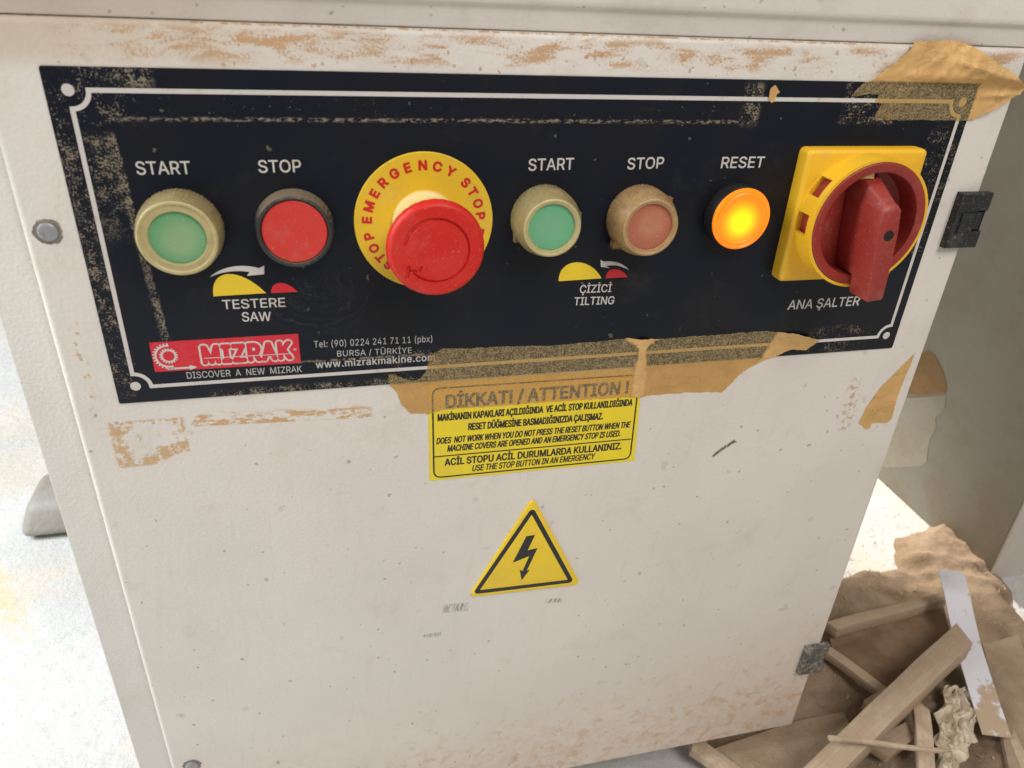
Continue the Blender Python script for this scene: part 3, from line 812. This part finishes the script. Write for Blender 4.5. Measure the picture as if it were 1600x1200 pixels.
# ------------------------------------------------------------------ warning labels
wl = empty('warning_label', M(195, 200, 0), 'yellow rectangular warning label with black Turkish and English text, half under tape', 'label')
S = [(138.2, 140.2), (250.4, 142.0), (252.8, 200.4), (138.1, 199.8)]
link('label_backing', from_bm('label_backing', extrude_poly([at(668.5, 599), at(1004, 579), at(991, 719.5), at(671, 751)], .02, .28)), m_sticker, wl)
K = Film(.33)
fr = [at(675.5, 607), at(999, 585), at(984, 716), at(678, 746)]
def rounded(pts, r):
    o = []; n = len(pts)
    for i in range(n):
        p = Vector(pts[i]); a = (Vector(pts[i - 1]) - p).normalized(); b = (Vector(pts[(i + 1) % n]) - p).normalized()
        p0, p1 = p + a * r, p + b * r
        o += arc_pts(tuple(p0), tuple(p), tuple(p1), 7)
    return o
K.strip(rounded(fr, 4.2), .85, closed=True)
K.strip([at(678, 713.5), at(985.5, 685.5)], .7)
K.text('DİKKAT! / ATTENTION !', (697, 637), (980, 614), 19, bold=.055)
K.text('MAKİNANIN KAPAKLARI AÇILDIĞINDA  VE ACİL STOP KULLANILDIĞINDA', (684, 657.5), (987, 633), 10, bold=.055)
K.text('RESET DÜĞMESİNE BASMADIĞINIZDA ÇALIŞMAZ.', (732, 671.5), (941, 654.5), 10, bold=.055)
K.text('DOES  NOT WORK WHEN YOU DO NOT PRESS THE RESET BUTTON WHEN THE', (682, 693.5), (984, 667), 9, shear=.22, bold=.05)
K.text('MACHINE COVERS ARE OPENED AND AN EMERGENCY STOP IS USED.', (699, 705), (968, 681), 9, shear=.22, bold=.05)
K.text('ACİL STOPU ACİL DURUMLARDA KULLANINIZ.', (695, 727), (970, 701), 10, bold=.055)
K.text('USE THE STOP BUTTON IN AN EMERGENCY', (738, 735.7), (929, 716.7), 9, shear=.22, bold=.04)
K.build('lettering', m_black_ink, wl)

hz = empty('hazard_sticker', M(195, 286, 0), 'yellow triangle sticker with a black lightning bolt on the cabinet door', 'sticker')
tri = rounded([at(832, 776), at(732, 931), at(906, 911)], 5.0)
m_foam = material('yellow_foam_sticker', .4, fn=dirty((.80, .56, .015), (.70, .46, .05), .4, .05, (.45, .7)))
link('sticker_backing', from_bm('sticker_backing', extrude_poly(tri, .02, 1.5, .0005)), m_foam, hz, 40)
Z = Film(1.57)
Z.strip(rounded([at(830.5, 795), at(743, 922.5), at(891, 905)], 1.8), 2.7, closed=True)
bolt = [(821.5, 835), (835, 833), (823.5, 857), (839, 853.5), (822, 889), (827, 887), (814, 904), (811, 887), (815.5, 889.5), (826, 866), (800, 876.5)]
Z.poly([at(*p) for p in bolt])
Z.build('bolt_mark', m_black_ink, hz)

# ------------------------------------------------------------------ masking tape
def jagged(pts, step, amp, seed):
    random.seed(seed); o = []
    for i in range(len(pts)):
        a, b = Vector(pts[i]), Vector(pts[(i + 1) % len(pts)]); L = (b - a).length; n = max(1, int(L / step))
        d = (b - a) / L if L > 0 else Vector((1, 0)); nn = Vector((-d.y, d.x))
        for k in range(n):
            j = 0 if k == 0 else mnoise.fractal(Vector((a.x + d.x * L * k / n, a.y + d.y * L * k / n, seed)) * .5, 1.0, 2.0, 3) * amp
            o.append(a + (b - a) * (k / n) + nn * j)
    return o
def tape(px_outline, label, seed, hfun, lfun, step=1.4, amp=.45):
    pts = jagged([at(*p) for p in px_outline], 1.2, amp, seed)
    us = [p.x for p in pts]; vs_ = [p.y for p in pts]
    ins = []
    def inside(x, y):
        c = False; n = len(pts)
        for i in range(n):
            a, b = pts[i], pts[i - 1]
            if (a.y > y) != (b.y > y) and x < (b.x - a.x) * (y - a.y) / (b.y - a.y) + a.x: c = not c
        return c
    x = min(us)
    while x < max(us):
        y = min(vs_)
        while y < max(vs_):
            xx, yy = x + random.uniform(-.2, .2) * step, y + random.uniform(-.2, .2) * step
            if inside(xx, yy) and min((p - Vector((xx, yy))).length for p in pts) > step * .5: ins.append(Vector((xx, yy)))
            y += step
        x += step
    n = len(pts)
    vv, _e, ff, *_ = delaunay_2d_cdt(pts + ins, [(i, (i + 1) % n) for i in range(n)], [], 1, 1e-4)
    ver = [M(p.x, p.y, hfun(p.x, p.y)) for p in vv]
    me = mesh('masking_tape', ver, [tuple(f) for f in ff])
    bm = bmesh.new(); bm.from_mesh(me); bmesh.ops.recalc_face_normals(bm, faces=bm.faces)
    if sum(f.normal.y for f in bm.faces) > 0: bmesh.ops.reverse_faces(bm, faces=bm.faces)
    bm.to_mesh(me); bm.free()
    at_ = me.attributes.new('lift', 'FLOAT', 'POINT')
    for i, p in enumerate(vv): at_.data[i].value = max(0, min(1, lfun(p.x, p.y)))
    o = link('masking_tape', me, m_tape, None, 60)
    tag(o, label, 'tape', 'strips of masking tape')
    return o
def sm(x, a, b):
    t = max(0, min(1, (x - a) / (b - a))) if a != b else 0
    return t * t * (3 - 2 * t)
def fn_(x, y, s, z=0): return mnoise.fractal(Vector((x * s, y * s, z)), 1.0, 2.0, 4)
T1 = [(670, 556), (669, 565), (665, 580), (658, 588), (647, 594), (634, 592), (626, 588), (617, 583), (606, 583), (609, 601), (619, 612), (626, 630), (641, 646), (669, 647), (690, 640), (840, 629), (999, 619),
      (1074, 613), (1128, 613), (1143, 599), (1161, 580), (1204, 558), (1234, 545), (1258, 546), (1278, 528), (1238, 519), (1191, 516), (1117, 522), (1031, 528), (971, 528), (936, 532), (859, 539), (785, 540), (729, 543), (690, 543), (682, 548)]
rg = at(1001, 560)[0]; e1_ = at(1195, 525)[0]; pe = 139.6
def t1_h(x, y):
    h = .16 + (.76 - .0) * sm(y, pe + 1.6, pe - .2)                # steps up over the faceplate edge
    if 137 < x < 254 and y > pe: h = max(h, .50)
    h += 1.6 * math.exp(-((x - rg - (y - 135) * .06) / 3.2) ** 2) * (.35 + .65 * sm(y, 146, 132))
    h += 2.2 * sm(x, e1_, e1_ + 32) * sm(y, 138, 126)
    h += .22 * max(0, math.exp(-((y - pe - .8) / 1.6) ** 2)) + .06 * fn_(x, y, .3)
    return h
def t1_l(x, y):
    w = 2.3 + 7.5 * sm(y, 131, 123) ** 2 + 1.2 * sm(y, 134, 139) + .5 * fn_(x, y, .3, 6)
    l = sm(abs(x - rg - (y - 135) * .06), w + .7, w - .5)
    l = max(l, sm(x + (y - 130) * .4, e1_ + 3, e1_ + 5) * 1.0)
    if y > pe + .3 and not (137.5 < x < 252): l = max(l, .62)
    if 137.5 < x < 252 and y > pe: l = max(l, .30)
    return l
tape(T1, 'long torn strip of orange masking tape across the panel bottom and the yellow warning label', 11, t1_h, t1_l)
T2 = [(1362, 123), (1385, 105), (1420, 75), (1426, 64), (1487, 62), (1500, 66), (1514, 72), (1527, 80), (1562, 108), (1592, 137), (1582, 145), (1552, 166), (1519, 186), (1500, 188), (1430, 187), (1360, 187),
      (1366, 178), (1376, 162), (1365, 158), (1371, 148), (1356, 146), (1340, 149), (1328, 150), (1336, 140), (1348, 128)]
tipu, tipv = at(1592, 137)
def t2_h(x, y):
    up = sm(y, 2, -4)
    out = sm(x, 401, 416)
    h = .98 if (x < 400 and y > 0) else .95
    bul = up * 3.2 * sm(x, 345, 395) * sm(y, -20, -8) + up * .9
    ridge = 1.5 * math.exp(-((y + 9 - (x - 385) * .22) / 1.6) ** 2) * sm(x, 372, 392)
    fold = 1.4 * math.exp(-((y - 5.5 + (x - 400) * .10) / 1.3) ** 2) * sm(x, 396, 408)
    wr = (fn_(x, y, .16, 4) * 1.3 - .9 * abs(fn_(x * .7 + y * .5, y * .7 - x * .3, .05, 8)) + .3) * (.95 * max(up, out)) + .05 * fn_(x, y, .2)
    return h + bul * .9 + out * 2.4 + ridge + fold + max(-.3, wr)
def t2_l(x, y):
    base = .95 if (y < -.4 or x > 400.2) else 0.0
    return base
tape(T2, 'crumpled brown tape scrap peeling off over the top corner of the panel', 12, t2_h, t2_l, 1.1)
T3 = [(1430, 551), (1416, 565), (1403, 578), (1375, 606), (1353, 637), (1341, 662), (1349, 666), (1350, 670), (1359, 669), (1362, 661), (1387, 659), (1393, 654), (1400, 625), (1419, 577)]
tape(T3, 'small triangular tape remnant on the cabinet door below the rotary switch', 13, lambda x, y: .18 + .5 * sm(fn_(x, y, .06, 2), .0, .6), lambda x, y: .85, 1.4, .3)
T4 = [(1201, 138), (1209, 132), (1216, 143), (1211, 147), (1207, 158), (1202, 160), (1199, 150)]
tape(T4, 'tiny torn tape flake on the white border line at the panel top', 14, lambda x, y: 1.0 + .5 * sm(x, 281, 285), lambda x, y: .8, .8, .35)

# ------------------------------------------------------------------ right-hand machine side, the foot on the left
WX = .7645
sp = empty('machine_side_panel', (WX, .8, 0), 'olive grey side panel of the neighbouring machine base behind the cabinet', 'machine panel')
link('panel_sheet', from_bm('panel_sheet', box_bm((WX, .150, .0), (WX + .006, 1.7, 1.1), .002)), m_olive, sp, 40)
link('front_flange', from_bm('front_flange', box_bm((WX + .0002, .1475, .0), (WX + .20, .1498, 1.1), .0005)), m_frame, sp, 40)
def wallpt(px, py):
    d = pray(px, py); k = (WX - CAM.x) / d.x; return CAM + d * k
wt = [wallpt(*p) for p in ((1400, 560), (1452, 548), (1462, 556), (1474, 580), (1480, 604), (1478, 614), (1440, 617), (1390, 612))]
for (pts, nm, mat, dx, lab) in ((wt, 'masking_tape', m_tape_shaded, .0006, 'masking tape patch stuck on the shaded olive side panel'),):
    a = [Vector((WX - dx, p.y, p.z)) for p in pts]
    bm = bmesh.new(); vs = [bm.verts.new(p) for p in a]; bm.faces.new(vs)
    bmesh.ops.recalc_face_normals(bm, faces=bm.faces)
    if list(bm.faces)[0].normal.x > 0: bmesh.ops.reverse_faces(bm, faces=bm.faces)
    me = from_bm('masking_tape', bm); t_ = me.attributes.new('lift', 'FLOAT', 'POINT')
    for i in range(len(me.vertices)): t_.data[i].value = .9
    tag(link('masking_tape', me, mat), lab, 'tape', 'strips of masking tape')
m_pale = material('pale_worn_paint', .6, fn=plain_paint((.37, .335, .27), (.31, .26, .19), .0002, .3, .6))
wp = [wallpt(*p) for p in ((1385, 622), (1440, 621), (1479, 617), (1476, 640), (1462, 652), (1463, 668), (1452, 690), (1448, 722), (1438, 728), (1390, 730), (1350, 728))]
bm = bmesh.new(); bm.faces.new([bm.verts.new((WX - .0004, p.y, p.z)) for p in wp]); bmesh.ops.recalc_face_normals(bm, faces=bm.faces)
link('worn_patch', from_bm('worn_patch', bm), m_pale, sp)

ft = empty('machine_foot', (-.24, .39, 0), 'pale chamfered machine foot standing on the bright floor left of the cabinet', 'machine foot')  # a machine foot, set apart on the floor
f0 = onfloor(58, 848)
bm = box_bm((f0.x - .018, f0.y - .0, .004), (f0.x + .075, f0.y + .08, .037), .0, 1)
for v in bm.verts:
    if v.co.z > .02: v.co.x += .010 if v.co.x < f0.x + .02 else 0; v.co.y += .018 if v.co.y < f0.y + .05 else 0
bmesh.ops.bevel(bm, geom=list(bm.edges), offset=.010, segments=4, affect='EDGES', profile=.5)
link('foot_shadow_pad', from_bm('foot_shadow_pad', box_bm((f0.x - .006, f0.y + .012, 0), (f0.x + .07, f0.y + .07, .005))), m_black, ft)  # added dark pad, stands in for the contact shadow under the foot
link('foot_block', from_bm('foot_block', bm), m_foot, ft, 50)
bm = bmesh.new(); bmesh.ops.create_cone(bm, segments=20, radius1=.010, radius2=.009, depth=.014, cap_ends=True)
for v in bm.verts: v.co += Vector((f0.x + .040, f0.y + .045, .042))
link('foot_bolt', from_bm('foot_bolt', bm), m_zinc, ft, 40)

# ------------------------------------------------------------------ sawdust
dpx = [(1270, 912), (1330, 893), (1392, 890), (1384, 862), (1402, 838), (1436, 806), (1478, 840), (1545, 906), (1580, 945), (1612, 980), (2100, 1150)]
dpoly = [onfloor(*p) for p in dpx]
dpoly = [Vector((p.x + (.03 if k in (5, 6, 7, 8) else 0), p.y + (.02 if k in (7, 8) else 0))) for k, p in enumerate(dpoly)] + [Vector((1.1, -.45)), Vector((.30, -.45)), Vector((.352, -.06)), Vector((.372, .015)), Vector((.36, .09)), Vector((.5, .17))]
def sdist(x, y):
    c = False; best = 9; n = len(dpoly)
    for i in range(n):
        a, b = dpoly[i], dpoly[i - 1]
        if (a.y > y) != (b.y > y) and x < (b.x - a.x) * (y - a.y) / (b.y - a.y) + a.x: c = not c
        d = b - a; t = max(0, min(1, ((x - a.x) * d.x + (y - a.y) * d.y) / max(d.length_squared, 1e-9)))
        best = min(best, math.hypot(x - a.x - t * d.x, y - a.y - t * d.y))
    return best if c else -best
mounds = []
for (px, py, r, h) in ((1452, 866, .020, .007), (1432, 878, .015, .005), (1480, 868, .03, .004), (1360, 925, .04, .010), (1450, 950, .04, .008), (1560, 965, .05, .010), (1330, 930, .025, .008), (1500, 925, .03, .008), (1390, 905, .02, .008), (1600, 1080, .06, .006)):
    p = onfloor(px, py, .01); mounds.append((p.x, p.y, r, h))
def dust_h(x, y):
    s = sdist(x, y) + .012 * mnoise.fractal(Vector((x * 22, y * 22, 1)), 1, 2, 3)
    k = sm(s, -.004, .035)
    h = .0105 + sum(hh * math.exp(-((x - a) ** 2 + (y - b) ** 2) / (r * r)) for a, b, r, hh in mounds)
    h += .0058 * mnoise.fractal(Vector((x * 17, y * 17, 5)), .7, 2, 6) + .0022 * mnoise.fractal(Vector((x * 60, y * 60, 9)), 1, 2, 3)
    h += .005 * mnoise.ridged_multi_fractal(Vector((x * 10 + y * 6, y * 22, 3)), 1, 2, 3, 1, 2) - .004
    h += (.002 + .003 * mnoise.noise(Vector((y * 20, 3, 0)))) * math.exp(-abs(WX - x) / .022) * (1 if y > .14 else math.exp(-((y - .14) / .03) ** 2))
    return -.003 + max(0, h + .003) * k
gx0, gx1, gy0, gy1, st = .30, .93, -.30, .40, .0035
nx, ny = int((gx1 - gx0) / st), int((gy1 - gy0) / st)
vs = []
for j in range(ny + 1):
    for i in range(nx + 1):
        x, y = gx0 + i * st, gy0 + j * st; vs.append((x, y, dust_h(x, y)))
fs = []
for j in range(ny):
    for i in range(nx):
        q = (j * (nx + 1) + i, j * (nx + 1) + i + 1, (j + 1) * (nx + 1) + i + 1, (j + 1) * (nx + 1) + i)
        if max(vs[k][2] for k in q) > -.0025: fs.append(q)
me = mesh('sawdust', vs, fs)
bm = bmesh.new(); bm.from_mesh(me); bmesh.ops.delete(bm, geom=[v for v in bm.verts if not v.link_faces], context='VERTS'); bm.to_mesh(me); bm.free()
tag(link('sawdust', me, m_dust, None, 80), 'heap of fine brown sawdust on the floor beside the cabinet', 'sawdust', None, 'stuff')

# ------------------------------------------------------------------ offcuts
def bar(name, p0, p1, w, t, mat, label, cat, bev=.0008, lift=0, roll=0):
    """squared stick from p0 to p1 (points on its upper face's centre line)"""
    d = p1 - p0; L = d.length; x = d.normalized(); y = Vector((0, 0, 1)).cross(x).normalized(); z = x.cross(y)
    bm = box_bm((0, -w / 2, -t), (L, w / 2, 0), bev)
    bmesh.ops.subdivide_edges(bm, edges=[e for e in bm.edges if e.calc_length() > L * .8], cuts=12)
    sd = L * 7
    random.seed(int(L * 1e5)); e0, e1, tp = random.uniform(-.45, .45) * w, random.uniform(-.45, .45) * w, random.uniform(.82, 1)
    for v in bm.verts:
        f = v.co.x / L
        v.co.y *= 1 + (tp - 1) * f
        v.co.x += (e0 * (1 - f) + e1 * f) * (v.co.y / w * 2)
    for v in bm.verts:
        v.co.y += .0012 * mnoise.noise(Vector((v.co.x * 18, sd, 0))); v.co.z += .0012 * mnoise.noise(Vector((v.co.x * 18, sd, 5)))
    me = from_bm(name, bm)
    o = bpy.data.objects.new(name, me); COL.objects.link(o); me.materials.append(mat)
    o.matrix_world = Matrix(((x.x, y.x, z.x, p0.x), (x.y, y.y, z.y, p0.y), (x.z, y.z, z.z, p0.z), (0, 0, 0, 1)))
    for p in me.polygons: p.use_smooth = True
    me.set_sharp_from_angle(angle=math.radians(35))
    return tag(o, label, cat, 'wood offcuts in the sawdust')
bar('wood_batten', onfloor(1506, 988, .062), onfloor(1272, 1215, .050), .020, .020, m_wood, 'thick square wood batten lying diagonally across the other offcuts', 'batten')
bar('wood_offcut', onfloor(1300, 977, .040), onfloor(1478, 930, .046), .011, .012, m_wood, 'half buried dusty slat crossing the sawdust behind the thick batten', 'slat')
bar('wood_offcut', onfloor(1282, 1006, .030), onfloor(1395, 1086, .034), .010, .008, m_wood, 'narrow slat running from the cabinet edge to the thick batten', 'slat')
bar('wood_stick', onfloor(1296, 1151, .066), onfloor(1476, 1171, .055), .0034, .003, m_wood_pale, 'thin pale stick resting across the thick batten', 'stick', .0004)
bar('wood_offcut', onfloor(1439, 1098, .036), onfloor(1453, 1225, .034), .013, .006, m_wood_pale, 'short pale slat beside the crumpled plastic', 'slat')
bar('wood_offcut', onfloor(1578, 1140, .022), onfloor(1612, 1222, .022), .009, .006, m_wood_pale, 'pale slat at the bottom right corner of the photo', 'slat')
bar('wood_offcut', onfloor(1082, 1158, .026), onfloor(1162, 1215, .020), .013, .010, m_wood_pale, 'slat sticking out from under the cabinet door', 'slat')
bar('wood_block', onfloor(1362, 1108, .034), onfloor(1398, 1083, .036), .018, .012, m_wood_pale, 'small wood block tucked against the thick batten', 'block')
bar('wood_offcut', onfloor(1372, 1172, .028), onfloor(1424, 1140, .026), .016, .008, m_wood, 'short dark offcut below the thin stick', 'offcut')
# white edge band, curling up at its far end
ctr = [onfloor(1484, 892, .088), onfloor(1489, 903, .082), onfloor(1496, 930, .070), onfloor(1503, 965, .058), onfloor(1511, 1000, .048), onfloor(1524, 1045, .040), onfloor(1540, 1095, .034), onfloor(1558, 1150, .028)]
vs, fs = [], []
W_ = [.0115] * 3 + [.0115] * 5
for i, p in enumerate(ctr):
    t = (ctr[min(i + 1, len(ctr) - 1)] - ctr[max(i - 1, 0)]); t.z *= .3; s = Vector((0, 0, 1)).cross(Vector(ctr[-1] - ctr[2])).normalized()
    for k in (-1, 1):
        vs.append(p + s * W_[i] * k)
    for k in (1, -1):
        vs.append(p + s * W_[i] * k - Vector((0, 0, .0008)))
for i in range(len(ctr) - 1):
    for k in range(4): fs.append((i * 4 + k, i * 4 + (k + 1) % 4, i * 4 + 4 + (k + 1) % 4, i * 4 + 4 + k))
fs += [(0, 1, 2, 3), tuple(4 * (len(ctr) - 1) + k for k in range(4))]
bm = bmesh.new(); bm.from_mesh(mesh('t', vs, fs)); me = from_bm('edge_band', bm)
tag(link('edge_band', me, m_strip, None, 40), 'white plastic edge band strip curling up out of the sawdust', 'strip')
# dusty brown board under the slats
bp = [onfloor(1296, 992, .026), onfloor(1474, 946, .036), onfloor(1484, 985, .034), onfloor(1444, 1066, .026), onfloor(1398, 1082, .024), onfloor(1300, 1012, .020)]
bm = bmesh.new()
a = [bm.verts.new(p) for p in bp]; b = [bm.verts.new(p - Vector((0, 0, .006))) for p in bp]
bm.faces.new(a); bm.faces.new(b[::-1])
for i in range(len(bp)): bm.faces.new((a[i], a[(i + 1) % len(bp)], b[(i + 1) % len(bp)], b[i]))
def board_fn(b_):
    u, v, d, P = pos()
    c = mix(smooth(noise(P, .03, 5, .65), .35, .65), (.19, .12, .072), (.27, .185, .12))
    return {'Base Color': c, 'bump': (noise(P, .3, 5, .7), .0008)}
tag(link('fibreboard_piece', from_bm('fibreboard_piece', bm), material('dusty_fibreboard', .9, fn=board_fn, spec=.1)), 'dark brown dusty fibreboard piece lying under the slats behind the thick batten', 'board')
def thin_board(px, zs, t, mat, label):
    P0 = [onfloor(p[0], p[1], z) for p, z in zip(px, zs)]
    bm = bmesh.new(); a = [bm.verts.new(p) for p in P0]; b = [bm.verts.new(p - Vector((0, 0, t))) for p in P0]
    bm.faces.new(a); bm.faces.new(b[::-1]); n = len(a)
    for i in range(n): bm.faces.new((a[i], a[(i + 1) % n], b[(i + 1) % n], b[i]))
    tag(link('thin_board', from_bm('thin_board', bm), mat), label, 'board', 'thin dusty boards on the floor')
def dusty_fn(b_):
    u, v, d, P = pos()
    c = mix(smooth(noise(P, .03, 5, .65), .38, .62), (.42, .315, .22), (.34, .245, .165))
    c = mix(smooth(noise(P, .5, 3, .7), .58, .70) * .5, c, (.52, .41, .29))
    return {'Base Color': c, 'bump': (noise(P, .4, 7, .75), .0014)}
m_dusty = material('dust_covered_board', .92, fn=dusty_fn, spec=.1)
thin_board([(1112, 1171), (1238, 1128), (1318, 1112), (1334, 1146), (1292, 1206), (1160, 1240)], [.020, .020, .022, .022, .020, .018], .006, m_dusty, 'thin pale dusty board along the bottom edge of the cabinet')
thin_board([(1536, 1006), (1592, 992), (1660, 1190), (1580, 1215)], [.024, .022, .020, .022], .005, m_dusty, 'thin dusty board to the right of the white strip')
# crumpled plastic
c0, c1 = onfloor(1502, 1092, .020), onfloor(1468, 1235, .020)
ax = c1 - c0; ay = Vector((0, 0, 1)).cross(ax).normalized()
NA_, NB_ = 90, 44
vs, fs = [], []
for i in range(NA_ + 1):
    for j in range(NB_ + 1):
        t, q = i / NA_, j / NB_ * 2 - 1
        wd = .0135 * (.55 + .45 * math.sin(PI * min(1, .15 + t * 1.1))) * (1 + .45 * mnoise.noise(Vector((t * 7, 2, 0))))
        P_ = Vector((t * 5.2, q * 1.7, 0))
        rid = mnoise.ridged_multi_fractal(P_ * 1.1 + Vector((4, 1, 0)), .9, 2.2, 5, 1, 2)
        off = .010 * mnoise.noise(P_ * 1.3 + Vector((0, 0, 9)))
        vs.append(c0 + ax * (t + .03 * mnoise.noise(P_ * 2 + Vector((0, 7, 0)))) + ay * (q * wd + off) + Vector((0, 0, .002 + .0075 * rid * (1 - .5 * q * q))))
for i in range(NA_):
    for j in range(NB_):
        k = i * (NB_ + 1) + j; fs.append((k, k + 1, k + NB_ + 2, k + NB_ + 1))
o = link('crumpled_plastic', mesh('crumpled_plastic', vs, fs), m_bag, None, 60)
md = o.modifiers.new('thickness', 'SOLIDIFY'); md.thickness = .0006
tag(o, 'crumpled cream plastic film among the wood offcuts', 'plastic film')
# loose shavings in the sawdust
random.seed(3)
vs, fs = [], []
for _ in range(1500):
    x, y = random.uniform(.40, .80), random.uniform(-.16, .30)
    sd_ = sdist(x, y)
    if sd_ < -.045 or (sd_ < .01 and random.random() < .3): continue
    z = max(.0004, dust_h(x, y) + .0006); a = random.uniform(0, PI); L = random.uniform(.0008, .0028) if random.random() < .8 else random.uniform(.003, .007); w = random.uniform(.0002, .0007)
    dx, dy = math.cos(a), math.sin(a); tz = random.uniform(-.3, .5) * L
    b = len(vs)
    vs += [(x - dy * w, y + dx * w, z), (x + dy * w, y - dx * w, z), (x + dx * L + dy * w, y + dy * L - dx * w, z + abs(tz)), (x + dx * L - dy * w, y + dy * L + dx * w, z + abs(tz))]
    fs.append((b, b + 1, b + 2, b + 3))
tag(link('wood_shavings', mesh('wood_shavings', vs, fs), m_wood), 'tiny pale wood shavings scattered over the sawdust', 'shavings', None, 'stuff')
